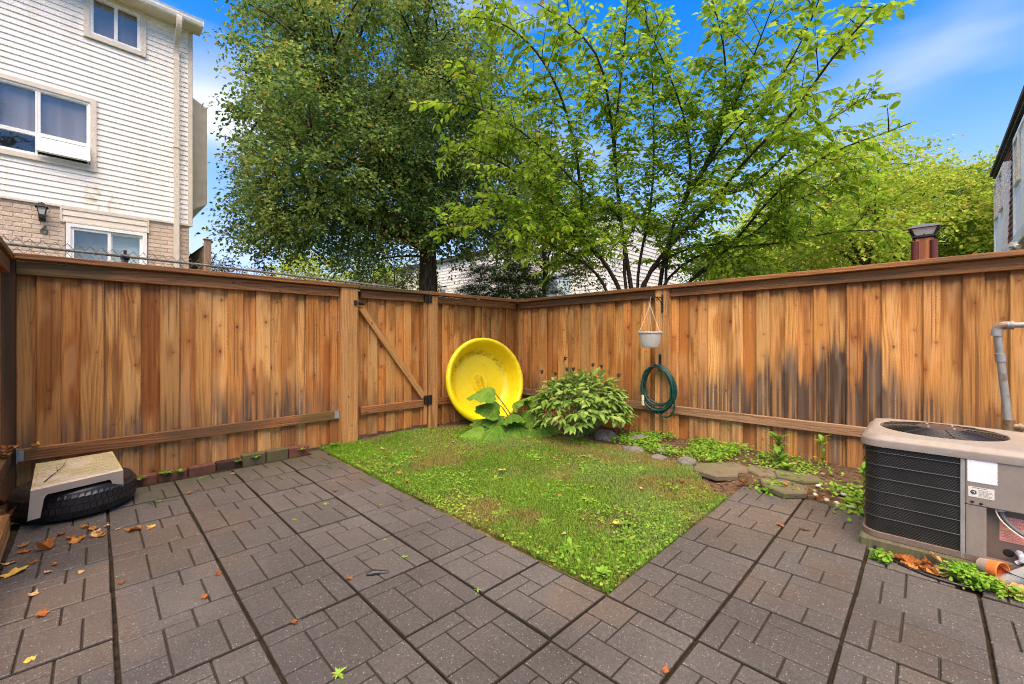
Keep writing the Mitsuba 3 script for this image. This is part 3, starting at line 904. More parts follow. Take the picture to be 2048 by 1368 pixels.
# ------------------------------------------------------------------ chain link fence behind the gate fence
cl = thing('chain_link_fence', 'rusty chain link fence just showing above the cedar fence cap', 'fence')
add('top_rail', tube([(-0.85, 5.10, 1.93), (0.8, 5.10, 1.915), (2.95, 5.10, 1.872)], 0.012, 10), 'chain_wire', cl, smooth=40)
wires = []
wr = 0.0030
for k in range(-2, 57):
    x0 = -0.80 + k * 0.068
    for s in (-1, 1):
        pts = []
        z = 1.980 - 0.018 * max(0, x0 + 0.4)
        x = x0
        for q in range(17):
            pts.append((x, 5.10 + (0.024 if s > 0 else -0.024) * 0.4 + 0.024 * (1 if (q % 2) else -1) * 0.3 - 0.022, z))
            x += s * 0.034 * (1 if q % 2 == 0 else -1)
            z -= 0.040
        wires.append(tube(pts, wr, 3, caps=False))
add('wire_mesh', cat(wires), 'chain_wire', cl, kind='stuff')
for x in (0.30, 2.7):
    add('post', tube([(x, 5.13, -0.05), (x, 5.13, 1.90)], 0.024, 10), 'galvanised', cl, smooth=40)
add('post_cap', cat([tube([(0.27, 5.10, 1.915), (0.33, 5.10, 1.915)], 0.027, 10), tube([(0.30, 5.10, 1.93), (0.30, 5.10, 1.975)], 0.012, 8)]), 'black_metal', cl, smooth=40)


# ------------------------------------------------------------------ yellow wading pool leaning in the corner
pool = thing('wading_pool', 'round yellow plastic wading pool leaning on the cedar fence in the corner', 'wading pool')
pn = unit([-0.22, -0.955, 0.20])                      # the way its opening faces
pu = unit(np.cross([0, 0, 1.0], pn))
pw = np.cross(pn, pu)
if pw[2] < 0:
    pu, pw = -pu, -pw
PR = np.stack([pu, pw, pn], 1)
PC = np.array([3.980, 4.365, 0.605])
prof = [(0.0, -0.240), (0.20, -0.240), (0.36, -0.238), (0.395, -0.235), (0.410, -0.230), (0.422, -0.214), (0.440, -0.208), (0.462, -0.192), (0.500, -0.120), (0.520, -0.060), (0.536, -0.015),
        (0.548, 0.002), (0.566, 0.012), (0.586, 0.010), (0.602, -0.004), (0.608, -0.024), (0.604, -0.044), (0.592, -0.052), (0.580, -0.044), (0.560, -0.060), (0.540, -0.100), (0.492, -0.200), (0.470, -0.250), (0.0, -0.255)]
pv, pf = lathe(prof, 96)
puv = np.column_stack([np.hypot(pv[:, 0], pv[:, 1]), pv[:, 1] / 0.6])
add('basin', move((pv, pf), PC, PR) + (puv,), 'pool_yellow', pool, smooth=True)
ang = np.arange(48) * 2 * np.pi / 48
disc = loft([np.column_stack([np.cos(ang) * a * r, np.sin(ang) * b_ * r, np.full(48, z)]) for r, z, a, b_ in ((1.03, -0.2405, .115, .135), (1.0, -0.218, .115, .135), (0.97, -0.214, .115, .135), (0.01, -0.214, .115, .135))])
SR = rot(pn, 12)
dm = move(move(disc, (0.0, -0.005, 0)), PC, SR @ PR)
add('emblem', dm + (np.zeros((len(dm[0]), 2)),), 'pool_yellow', pool)
lett = []
for txt, h, off, bold in (('DGEBO', 0.060, -0.018, True), ('STOIESS', 0.034, 0.056, True)):
    tm = meshkit.text_mesh(txt, h, depth=0.024, bold=bold)
    tv = np.array(tm.vertices)
    tv[:, 0] = (tv[:, 0] - tv[:, 0].mean()) * 0.95
    tv[:, 1] -= off + h * 0.5 - 0.03
    lett.append((np.column_stack([-tv[:, 1], tv[:, 0], tv[:, 2] - 0.2145]), np.array(tm.faces)))
lm = cat(lett)
lm = move(move(lm, (0.004, -0.005, 0)), PC, SR @ PR)
add('lettering', lm + (np.zeros((len(lm[0]), 2)),), 'pool_yellow', pool)

# ------------------------------------------------------------------ tire and step stool
TC = np.array([0.0, 4.275, 0.0])
tire = thing('tire', 'worn black car tire lying flat on the pavers under the step stool', 'tire')
tp = [(0.195, 0.040), (0.192, 0.030), (0.200, 0.022), (0.235, 0.012), (0.270, 0.010), (0.292, 0.022), (0.303, 0.042), (0.3075, 0.075), (0.309, 0.11), (0.3075, 0.145), (0.303, 0.178), (0.292, 0.198), (0.270, 0.211), (0.235, 0.208), (0.200, 0.198), (0.192, 0.190), (0.195, 0.180), (0.21, 0.17), (0.26, 0.165), (0.285, 0.15), (0.288, 0.11), (0.285, 0.07), (0.26, 0.055), (0.21, 0.05), (0.195, 0.040)]
add('carcass', move(lathe(tp, 72), TC), 'tire_rubber', tire, smooth=50)
# tread: staggered blocks standing proud round the crown and over the shoulders
blocks = []
NB = 62
for k in range(NB):
    for row, (za, zb, ph) in enumerate(((0.028, 0.062, 0), (0.067, 0.106, .5), (0.111, 0.150, .2), (0.155, 0.196, .7))):
        a0 = (k + ph + 0.05) * 2 * np.pi / NB
        a1 = (k + ph + 0.92) * 2 * np.pi / NB
        sk = 0.012 if row in (1, 2) else 0.02
        def rr(z):
            return 0.3165 - 28.0 * max(0, abs(z - 0.11) - 0.045) ** 2 * 0.5 - 0.10 * max(0, abs(z - 0.11) - 0.072) ** 1.0
        pts = []
        for (a, z) in ((a0, za), (a1, za + sk * .3), (a1, zb + sk * .3), (a0, zb)):
            pts.append((a, z))
        outer = [(rr(z) * math.cos(a), rr(z) * math.sin(a), z) for a, z in pts]
        inner = [((rr(z) - .012) * math.cos(a), (rr(z) - .012) * math.sin(a), z) for a, z in pts]
        blocks.append(loft([inner, outer]))
        blocks.append((np.array(outer), np.array([[0, 1, 2], [0, 2, 3]])))
add('tread_block', move(cat(blocks), TC), 'tire_rubber', tire, kind='stuff')
for z0, z1 in ((0.205, 0.2125),):
    rib = lathe([(0.243, z0), (0.245, z1 - .001), (0.262, z1 + .001), (0.264, z0)], 72)
    add('sidewall_rib', move(rib, TC), 'tire_rubber', tire, smooth=40)

stool = thing('step_stool', 'beige plastic step stool with a mossy ribbed top set over the tire', 'step stool')


def stool_pt(s, t, h):
    """s -1..1 across, t 0 front..1 back, h height above the top plate (negative is down)."""
    fl, frr = np.array([-0.195, 3.885, 0.275]), np.array([0.228, 4.035, 0.275])
    bl, br = np.array([-0.190, 4.240, 0.362]), np.array([0.185, 4.300, 0.362])
    a = (s + 1) / 2
    p = (fl * (1 - a) + frr * a) * (1 - t) + (bl * (1 - a) + br * a) * t
    return p + np.array([0.03, -0.235, 0.97]) * h


def stool_grid(ss, ts, hf):
    v = np.array([[stool_pt(s, t, hf(s, t)) for t in ts] for s in ss]).reshape(-1, 3)
    n = len(ts)
    i, j = np.meshgrid(np.arange(len(ss) - 1), np.arange(n - 1), indexing='ij')
    return v, tri(np.stack([i * n + j, (i + 1) * n + j, (i + 1) * n + j + 1, i * n + j + 1], -1).reshape(-1, 4))


def hexa(c8):
    """Eight corner points, bottom ring then top ring."""
    v = np.array(c8, float)
    return v, tri([[0, 3, 2, 1], [4, 5, 6, 7], [0, 1, 5, 4], [1, 2, 6, 5], [2, 3, 7, 6], [3, 0, 4, 7]])


def sbar(s0, s1, t0, t1, h0, h1, flare=0.0):
    """A bar of the stool between parameter ranges; flare spreads its foot outwards."""
    lo = [stool_pt(s, t, h0) for s, t in ((s0, t0), (s1, t0), (s1, t1), (s0, t1))]
    hi = [stool_pt(s, t, h1) for s, t in ((s0, t0), (s1, t0), (s1, t1), (s0, t1))]
    return hexa(lo + hi)


add('top_plate', sbar(-1, 1, 0.0, 1, -0.016, -0.004), 'stool_plastic', stool)
for k in range(7):
    t0 = 0.07 + k * 0.132
    ridge = []
    for ta, tb in ((t0, t0 + 0.122),):
        lo = [stool_pt(s, t, -0.004) for s, t in ((-.93, ta), (.93, ta), (.93, tb), (-.93, tb))]
        hi = [stool_pt(s, t, 0.0025) for s, t in ((-.92, ta + .012), (.92, ta + .012), (.92, tb - .012), (-.92, tb - .012))]
        ridge.append(hexa(lo + hi))
    add('slat', cat(ridge), 'stool_plastic', stool)


def apron(front):
    """The front (or back) of the stool in one piece: a rail and two tapered legs, with a rounded opening."""
    t = -0.012 if front else 1.012
    out, n = [], 10
    top = [(-1.0, -0.006), (1.0, -0.006)]
    path = [(-1.0, -0.004), (1.0, -0.004), (1.045, -0.20), (0.80, -0.20), (0.735, -0.075), (0.70, -0.058), (0.66, -0.052), (-0.66, -0.052), (-0.70, -0.058), (-0.735, -0.075), (-0.80, -0.20), (-1.045, -0.20)]
    L = 1.0 if front else 0.62
    P = [(s, h * L if h < -0.1 else h) for s, h in path]
    th = 0.045
    a = np.array([stool_pt(s, t, h) for s, h in P])
    b = np.array([stool_pt(s, t + (th if front else -th), h) for s, h in P])
    v = np.vstack([a, b])
    m = len(P)
    # caps: rail and two legs
    capf = [[0, 6, 1], [0, 7, 6], [1, 6, 5], [1, 5, 4], [1, 4, 3], [1, 3, 2], [0, 8, 7], [0, 9, 8], [0, 10, 9], [0, 11, 10]]
    f = capf + [[x + m for x in q[::-1]] for q in capf]
    for i in range(m):
        j = (i + 1) % m
        f += [[i, j, j + m], [i, j + m, i + m]]
    return v, np.array(f)


add('leg_frame', apron(True), 'stool_plastic', stool)
add('leg_frame', apron(False), 'stool_plastic', stool)
add('side_rail', sbar(-1.0, -0.955, 0.03, 0.97, -0.052, -0.004), 'stool_plastic', stool)
add('side_rail', sbar(0.955, 1.0, 0.03, 0.97, -0.052, -0.004), 'stool_plastic', stool)
tw = [stool_pt(-.75, .16, .006), stool_pt(-.60, .34, .010), stool_pt(-.48, .44, .014), stool_pt(-.33, .62, .018), stool_pt(-.27, .80, .022)]
add('fallen_twig', cat([tube(tw, [.0032, .0028, .0022, .0018, .001], 5), tube([tw[2], stool_pt(-.50, .60, .02)], [.0018, .001], 5)]), 'twig', label='thin dead twig lying on the mossy top of the step stool', cat='twig')

# ------------------------------------------------------------------ air conditioner
ac = thing('air_conditioner', 'tan outdoor air conditioner unit with a black coil guard beside the right-hand fence', 'air conditioner')
AX0, AX1, AY0, AY1 = 3.20, 3.90, -0.43, 0.272


def rrect(x0, x1, y0, y1, r, n=8):
    out = []
    for cx, cy, a0 in ((x1 - r, y0 + r, -90), (x1 - r, y1 - r, 0), (x0 + r, y1 - r, 90), (x0 + r, y0 + r, 180)):
        for k in range(n):
            a = math.radians(a0 + 90.0 * k / (n - 1))
            out.append((cx + r * math.cos(a), cy + r * math.sin(a)))
    return np.array(out)


def ring_at(poly, z):
    return np.column_stack([poly, np.full(len(poly), z)])


add('equipment_pad', bbox(3.182, 3.94, -0.48, 0.285, -0.06, 0.055, 0.012), 'pad_concrete', label='ribbed mossy pad under the tan air conditioner', cat='pad')
add('base_pan', loft([ring_at(rrect(AX0 - .004, AX1 + .004, AY0 - .004, AY1 + .004, .085), z) for z in (0.058, 0.088)] + [ring_at(rrect(AX0 + .02, AX1 - .02, AY0 + .02, AY1 - .02, .07), 0.091)]), 'unit_brown', ac, smooth=35)
poly = rrect(AX0 + .008, AX1 - .008, AY0 + .008, AY1 - .008, .080, 10)
# the coil: from the front corner of the control box round the back to its other side; uv runs along the guard
keep = poly[:, 1] > -0.125
order = np.roll(np.arange(len(poly)), -10)
pp = poly[order]
seg = [i for i in order if poly[i, 1] > -0.125]
pts = poly[seg]
pts = np.vstack([[AX1 - .008, -0.125], pts, [AX0 + .008, -0.125]])
cum = np.concatenate([[0], np.cumsum(np.linalg.norm(np.diff(pts, axis=0), axis=1))])
# refine so that smoothing and uv stay even
s = np.linspace(0, cum[-1], 80)
pts = np.column_stack([np.interp(s, cum, pts[:, k]) for k in (0, 1)])
v = np.vstack([np.column_stack([pts, np.full(80, z)]) for z in (0.089, 0.588)])
uv = np.vstack([np.column_stack([s, np.full(80, z)]) for z in (0.0, 0.499)])
i = np.arange(79)
add('coil', (v, tri(np.stack([i, i + 1, i + 81, i + 80], 1)), uv), 'coil_black', ac, smooth=True)
for z in np.linspace(0.175, 0.545, 6):
    q = np.column_stack([pts, np.full(80, z)])
    out = unit(np.column_stack([np.gradient(pts[:, 1]), -np.gradient(pts[:, 0]), np.zeros(80)]))
    add('guard_wire', tube(q + out * 0.008, 0.0030, 6), 'guard_grey', ac, smooth=60)
# control box and the recess below it
add('corner_post', bbox(AX0 - .004, AX0 + .02, -0.140, -0.122, 0.06, 0.588, .003), 'galvanised', ac)
add('control_panel', bbox(AX0 - .006, AX0 + .09, AY0 + .002, -0.141, 0.345, 0.588, .004), 'unit_tan', ac)
add('lower_panel', bbox(AX0 - .003, AX0 + .06, -0.214, -0.1415, 0.06, 0.3425, .003), 'unit_tan', ac)
add('recess_panel', bbox(AX0 + .062, AX0 + .085, AY0 + .004, -0.20, 0.06, 0.344, .003), 'unit_brown', ac)
add('side_panel', cat([box(AX0 + .0865, AX1 - .02, AY0 + .006, AY0 + .02, 0.11, 0.588), box(AX1 - .02, AX1 - .008, AY0 + .006, -0.13, 0.11, 0.588)]), 'unit_tan', ac)
add('core', bbox(AX0 + .10, AX1 - .05, -0.10, AY1 - .06, 0.11, 0.56, .01), 'room_dark', ac)
for yy, zz in ((-0.165, 0.362), (-0.195, 0.358)):
    add('screw', move(lathe([(0.0, 0.004), (.005, .0035), (.007, 0.0)], 10), (AX0 - .006, yy, zz), rot([0, 1, 0], -90)), 'black_metal', ac)
# cap with its round opening
CX, CY, CR = 3.545, -0.055, 0.262
na = 96
th = np.arange(na) * 2 * np.pi / na


def rr_polar(x0, x1, y0, y1, r):
    """The rounded rectangle sampled along rays from the middle of the fan opening."""
    p = rrect(x0, x1, y0, y1, r, 24)
    p = np.vstack([p, p[:1]])
    d = np.linalg.norm(np.diff(p, axis=0), axis=1)
    c = np.concatenate([[0], np.cumsum(d)])
    ss = np.linspace(0, c[-1], 2400)
    q = np.column_stack([np.interp(ss, c, p[:, k]) for k in (0, 1)])
    a = np.mod(np.arctan2(q[:, 1] - CY, q[:, 0] - CX), 2 * np.pi)
    o = np.argsort(a)
    rad = np.hypot(q[o, 0] - CX, q[o, 1] - CY)
    rv = np.interp(th, a[o], rad, period=2 * np.pi)
    return np.column_stack([CX + rv * np.cos(th), CY + rv * np.sin(th)])


def circ(r):
    return np.column_stack([CX + r * np.cos(th), CY + r * np.sin(th)])


E0 = 0.012
o0 = rr_polar(AX0 - E0, AX1 + E0, AY0 - E0, AY1 + E0, .095)
o1 = rr_polar(AX0 - E0 + .008, AX1 + E0 - .008, AY0 - E0 + .008, AY1 + E0 - .008, .090)
o2 = rr_polar(AX0 + .018, AX1 - .018, AY0 + .018, AY1 - .018, .075)
loops = [ring_at(rr_polar(AX0 + .01, AX1 - .01, AY0 + .01, AY1 - .01, .08), .580), ring_at(o0, .578), ring_at(o0, .612), ring_at(o1, .624), ring_at(o1 * .35 + o2 * .65, .634), ring_at(o2, .646), ring_at(o2 * .6 + circ(CR) * .4, .654), ring_at(circ(CR + .012), .656), ring_at(circ(CR), .651), ring_at(circ(CR - .006), .56)]
add('cap', loft(loops), 'unit_tan', ac, smooth=38)
# fan guard
gw = []
for r in np.linspace(0.105, CR + .004, 13):
    z = 0.652 + 0.020 * (1 - (r / CR) ** 2)
    gw.append((r, z))
for r, z in gw:
    a = np.linspace(0, 2 * np.pi, 73)
    add('fan_guard_ring', tube(np.column_stack([CX + r * np.cos(a), CY + r * np.sin(a), np.full(73, z)]), 0.0029, 5, caps=False), 'wire_dark', ac, smooth=True)
for k in range(8):
    a = k * np.pi / 4 + .2
    q = [(CX + r * math.cos(a), CY + r * math.sin(a), 0.655 + 0.020 * (1 - (r / CR) ** 2)) for r in np.linspace(.06, CR + .012, 6)]
    add('fan_guard_spoke', tube(q, 0.0030, 6), 'wire_dark', ac, smooth=60)
add('motor_plate', move(lathe([(0, .0), (.095, -.004), (.105, -.010), (.100, -.020), (.075, -.10), (0, -.10)], 32), (CX, CY, .680)), 'fan_brown', ac, smooth=40)
for k in range(4):
    a = math.radians(48 + 90 * k)
    add('screw', move(lathe([(0, .005), (.005, .004), (.007, 0)], 8), (CX + .075 * math.cos(a), CY + .075 * math.sin(a), .6775)), 'galvanised', ac)
for k in range(4):
    a0 = k * np.pi / 2 + .3
    rows = []
    for r in np.linspace(.06, .24, 5):
        rows.append([(CX + r * math.cos(a0 + w), CY + r * math.sin(a0 + w), .52 + .055 * (w - .45) / .45) for w in np.linspace(0, .95, 6)])
    add('fan_blade', loft(rows, close=False), 'black_metal', ac, smooth=True)
add('shroud', loft([ring_at(circ(.257), .60), ring_at(circ(.257), .45), ring_at(circ(.02), .44)]), 'black_metal', ac)
# labels on the control panel
FX = AX0 - 0.0065


def face_plate(y0, y1, z0, z1, x=FX, th_=0.0012):
    return box(x - th_, x, y0, y1, z0, z1)


def face_text(txt, h, y_left, z, x, depth=0.0006, bold=False, squeeze=1.0):
    tm = meshkit.text_mesh(txt, h, depth=depth, bold=bold)
    tv = np.array(tm.vertices)
    return np.column_stack([x - tv[:, 2], y_left - tv[:, 0] * squeeze, z + tv[:, 1]]), np.array(tm.faces)[:, ::1]


add('blank_label', face_plate(-0.250, -0.148, 0.464, 0.583, FX), 'paper_white', ac, label='blank white sheet stuck on the panel')
add('warning_label', face_plate(-0.240, -0.151, 0.388, 0.440, FX), 'sticker_cream', ac, label='cream notice with a small round emblem')
em = [move(lathe([(.006, .0006), (.0115, .0006)], 20), (FX - .0013, -.169, .412), rot([0, 1, 0], -90)), move(lathe([(0.0, .0006), (.005, .0006)], 12), (FX - .0013, -.167, .410), rot([0, 1, 0], -90))]
for k in range(6):
    em.append(box(FX - .0018, FX - .0012, -0.234 + (.012 if k in (2, 5) else 0), -0.186, 0.394 + k * .0062, 0.3956 + k * .0062))
em.append(box(FX - .0018, FX - .0012, -0.215, -0.165, 0.4345, 0.4370))
lab = [k for k in scene if k == ac + '__warning_label'][0]
add('print', cat(em), 'ink', lab)
PX = AX0 + .0615
add('refrigerant_label', face_plate(-0.352, -0.262, 0.175, 0.300, PX), 'sticker_pink', ac, label='faded pink refrigerant notice in the recess')
lab = ac + '__refrigerant_label'
add('print', cat([face_text('R-410A', .0125, -0.283, .282, PX - .0012, squeeze=.9), face_text('REFRIGERANT', .0105, -0.267, .265, PX - .0012, squeeze=.82), face_text('LUBRICANT', .0105, -0.272, .247, PX - .0012, squeeze=.82)] + [box(PX - .0017, PX - .0012, -.346, -.268 - .01 * (k % 2), .182 + k * .0075, .1838 + k * .0075) for k in range(7)]), 'ink_red', lab)
add('band', face_plate(-0.350, -0.264, 0.2375, 0.2435, PX - .0013, .0004), 'sticker_orange', lab)
# electrical conduit from the control box
cd = [(AX0 + .03, -.262, .345), (AX0 + .028, -.268, .318), (AX0 + .02, -.285, .285), (AX0 + .008, -.315, .255), (AX0 - .005, -.355, .235), (AX0 - .01, -.42, .215), (AX0 + .0, -.55, .18), (AX0 + .1, -.75, .12), (AX0 + .3, -.95, .03)]


def smooth_path(p, n=40):
    from scipy.interpolate import CubicSpline
    p = np.asarray(p, float)
    t = np.concatenate([[0], np.cumsum(np.linalg.norm(np.diff(p, axis=0), axis=1))])
    return CubicSpline(t, p)(np.linspace(0, t[-1], n))


pts = smooth_path(cd, 120)
add('conduit', tube(pts, 0.0095 + 0.0012 * (np.arange(120) % 2), 10), 'rubber_grey', ac, smooth=50)
add('conduit_fitting', cat([tube([(AX0 + .03, -.262, .350), (AX0 + .029, -.264, .332)], .018, 12), tube([pts[20], pts[26]], .0135, 10)]), 'regulator_grey', ac, smooth=40)
add('signal_wire', tube(smooth_path([(AX0 + .02, -.245, .345), (AX0 + .008, -.258, .30), (AX0 - .008, -.30, .255), (AX0 - .018, -.36, .218), (AX0 - .02, -.45, .19), (AX0 + .1, -.75, .10), (AX0 + .3, -.97, .02)], 40), .003, 6), 'string_white', ac, smooth=60)
# service valves and the drip tray in the recess
add('service_valve', cat([tube([(AX0 + .055, -.325, .135), (AX0 - .01, -.335, .128)], .014, 8), tube([(AX0 + .02, -.33, .13), (AX0 + .015, -.40, .125), (AX0 + .01, -.50, .12)], .010, 8), tube([(AX0 + .0, -.333, .12), (AX0 + .0, -.31, .10)], .009, 8), bbox(AX0 - .02, AX0 + .012, -.352, -.318, .112, .148, .004)]), 'regulator_grey', ac, smooth=40)
add('service_valve', cat([tube([(AX0 + .055, -.38, .105), (AX0 - .02, -.385, .10)], .012, 8), tube([(AX0 - .01, -.385, .10), (AX0 - .015, -.46, .098), (AX0, -.60, .09)], .012, 8)]), 'copper_old', ac, smooth=40)
add('drip_tray', move(lathe([(0, 0), (.10, .0), (.115, .010), (.118, .014), (.11, .012)], 28), (AX0 + .0, -.365, .062)), 'black_metal', ac, smooth=40)
add('drain_hole', move(lathe([(0, .001), (.016, .001), (.020, .0)], 14), (AX0 + .0615, -.292, .12), rot([0, 1, 0], -90)), 'black_metal', ac)

# ------------------------------------------------------------------ gas pipe with its regulator
gp = thing('gas_pipe', 'weathered grey gas pipe with an elbow standing in front of the right-hand fence', 'pipe')
P0, P1 = np.array([4.60, -0.358, 1.262]), np.array([4.60, -0.413, 0.59])
add('riser', tube([P1, P0 + [0, 0, -.02]], 0.0215, 14), 'galvanised', gp, smooth=50)
mid = P0 + (P1 - P0) * 0.30
add('coupling', tube([mid + [0, .002, .026], mid + [0, .002, .024], mid + [0, -.002, -.034], mid + [0, -.003, -.036]], [.022, .0275, .0275, .022], 14), 'galvanised', gp, smooth=40)
add('elbow', cat([tube(smooth_path([P0 + [0, .002, -.045], P0 + [0, 0, -.01], P0 + [0, -.012, .014], P0 + [0, -.045, .024], P0 + [0, -.075, .0245]], 14), .0275, 14), tube([P0 + [0, .003, -.05], P0 + [0, .002, -.034]], .031, 14), tube([P0 + [0, -.062, .0245], P0 + [0, -.078, .0245]], .031, 14)]), 'galvanised', gp, smooth=50)
add('crossbar', tube([P0 + [0, -.075, .0245], P0 + [0, -.70, .035]], .0195, 14), 'galvanised', gp, smooth=50)
add('drop', tube(smooth_path([P0 + [0, -.69, .035], P0 + [0, -.73, .03], P0 + [0, -.745, -.01], P0 + [0, -.745, -.9], P0 + [0, -.745, -1.29]], 30), .0195, 12), 'galvanised', gp, smooth=50)
add('tee', cat([tube([P1 + [0, 0, .03], P1 + [0, 0, -.05]], .031, 12), tube([P1 + [0, 0, -.018], P1 + [0, -.09, -.014]], .026, 12), tube([P1 + [0, -.045, -.016], P1 + [0, -.062, -.015]], .032, 12)]), 'brass_old', gp, smooth=40)
add('shut_off_valve', cat([tube([P1 + [0, -.09, -.014], P1 + [0, -.20, -.010]], .022, 12), tube([P1 + [0, -.10, -.014], P1 + [0, -.125, -.012]], .034, 8), tube([P1 + [-.03, -.115, -.013], P1 + [.03, -.115, -.013]], .015, 8)]), 'copper_old', gp, smooth=40)
add('regulator', cat([move(lathe([(0, .045), (.022, .044), (.026, .03), (.055, .026), (.060, .02), (.060, .008), (.074, .006), (.076, -.006), (.060, -.010), (.03, -.04), (0, -.045)], 32), P1 + [-.04, -.155, .075], rot([0, 1, 0], -78)), tube([P1 + [-.01, -.16, .05], P1 + [0, -.16, -.01]], .018, 10)]), 'regulator_grey', gp, smooth=38)
add('foot', tube([P1 + [0, 0, -.05], [4.60, -.415, -.03]], .0215, 12), 'galvanised', gp, smooth=50)
add('supply_bend', tube(smooth_path([P1 + [-.02, -.10, -.06], P1 + [-.03, -.05, -.10], P1 + [-.03, -.06, -.2], P1 + [-.03, -.06, -.60]], 20), .026, 12), 'regulator_grey', gp, smooth=50)

# ------------------------------------------------------------------ hanging pot and its bracket, hose and its hook
br = thing('plant_bracket', 'black iron plant bracket screwed to the fence post above the hose', 'bracket')
BY = 2.262
add('back_plate', bbox(4.878, 4.886, BY - .011, BY + .011, 1.50, 1.715, .002), 'iron', br)
add('arm', tube([(4.88, BY, 1.672), (4.80, BY, 1.675), (4.68, BY + .01, 1.670), (4.645, BY + .012, 1.672), (4.628, BY + .013, 1.690), (4.636, BY + .013, 1.706)], .0062, 8), 'iron', br, smooth=60)
a = np.linspace(0, np.pi * 0.5, 12)
add('scroll', tube(np.column_stack([4.88 - .165 * (1 - np.cos(a)), np.full(12, BY), 1.530 + .138 * np.sin(a)]), .0055, 8), 'iron', br, smooth=60)
a = np.linspace(0, 2.2 * np.pi, 26)
add('curl', tube(np.column_stack([4.76 + .028 * (1 - a / 9) * np.cos(a), np.full(26, BY + .002), 1.640 + .028 * (1 - a / 9) * np.sin(a)]), .004, 6), 'iron', br, smooth=60)
pot = thing('hanging_pot', 'light grey hanging planter pot on strings from the fence bracket', 'planter')
HX, HY = 4.650, 2.300
add('pot', move(lathe([(0.0, 1.088), (.088, 1.085), (.094, 1.090), (.103, 1.12), (.120, 1.185), (.126, 1.235), (.128, 1.248), (.139, 1.250), (.142, 1.256), (.141, 1.263), (.137, 1.266), (.125, 1.264), (.121, 1.24), (.114, 1.19), (.09, 1.12), (0, 1.11)], 40), (HX, HY, 0)), 'planter_grey', pot, smooth=40)
knot = np.array([HX - .005, HY, 1.575])
for k in range(3):
    a = math.radians(20 + 120 * k)
    e = np.array([HX + .131 * math.cos(a), HY + .131 * math.sin(a), 1.262])
    add('string', tube([knot, knot * .5 + e * .5 + [0, 0, -.004], e], .0026, 5), 'string_white', pot)
add('hook', cat([tube([knot + [0, 0, -.02], knot + [0, 0, .02]], [.007, .005], 6), tube([knot + [0, 0, .015], knot + [.004, 0, .055], knot + [.002, -.008, .09], knot + [-.002, -.02, .10]], .003, 6)]), 'string_white', pot)
add('dry_stem', cat([tube([knot + [0, 0, .06], knot + [.01, .05, .09], knot + [-.01, .09, .085]], .003, 4), tube([knot + [0, 0, .05], knot + [-.03, .03, .10]], .0025, 4), tube([knot + [0, 0, .07], knot + [.0, -.04, .03]], .0022, 4)]), 'twig', pot)

hk = thing('hose_hook', 'dark metal hose hook on the fence post below the hanging pot', 'hook')
add('strap', bbox(4.876, 4.884, 2.272, 2.302, 0.80, 1.00, .002), 'black_metal', hk)
add('saddle', tube(smooth_path([(4.88, 2.287, .875), (4.83, 2.289, .852), (4.79, 2.291, .852), (4.768, 2.292, .885)], 16), .014, 8), 'black_metal', hk, smooth=60)
hs = thing('garden_hose', 'coiled dark green garden hose hanging on the right-hand fence post', 'hose')
r = np.random.default_rng(5)
hp = []
NL = 7
for k in range(NL):
    wy, wz = 0.176 + r.normal(0, .014), 0.250 + r.normal(0, .014)
    cx = 4.868 - 0.0155 * k
    oy, oz = r.normal(0, .012), r.normal(0, .008)
    for q in range(28):
        t = q / 28.0
        a = np.pi / 2 + 2 * np.pi * t
        sag = 1.0 + 0.06 * math.sin(a)
        hp.append((cx - .0155 * t + .010 * math.sin(a * 2 + k), 2.288 + oy * math.sin(np.pi * t) ** 2 + wy * math.cos(a) * (1.06 - 0.10 * math.sin(a)), 0.868 - wz + wz * math.sin(a) + oz * math.sin(np.pi * t) ** 2 - (.008 if k % 2 else 0)))
hp = np.array(hp)
tail = np.array([(4.765, 2.16, .78), (4.77, 2.095, .62), (4.79, 2.075, .45), (4.80, 2.095, .34), (4.80, 2.16, .275), (4.80, 2.235, .285), (4.80, 2.29, .325)])
add('coil', tube(smooth_path(np.vstack([hp[::2], tail]), 620), 0.0105, 8), 'hose_green', hs, smooth=True)
endp = np.array([(4.768, 2.455, .70), (4.758, 2.455, .60), (4.755, 2.448, .50)])
add('lead', tube(smooth_path(np.vstack([[(4.77, 2.38, .83), (4.766, 2.43, .78)], endp]), 24), .0105, 8), 'hose_green', hs, smooth=True)
add('connector', tube([endp[-1] + [0, 0, .012], endp[-1], endp[-1] + [0, -.004, -.03], endp[-1] + [0, -.006, -.06], endp[-1] + [0, -.007, -.075], endp[-1] + [0, -.008, -.112]], [.011, .0165, .0165, .0155, .0195, .0195], 14), 'hose_cream', hs, smooth=35)

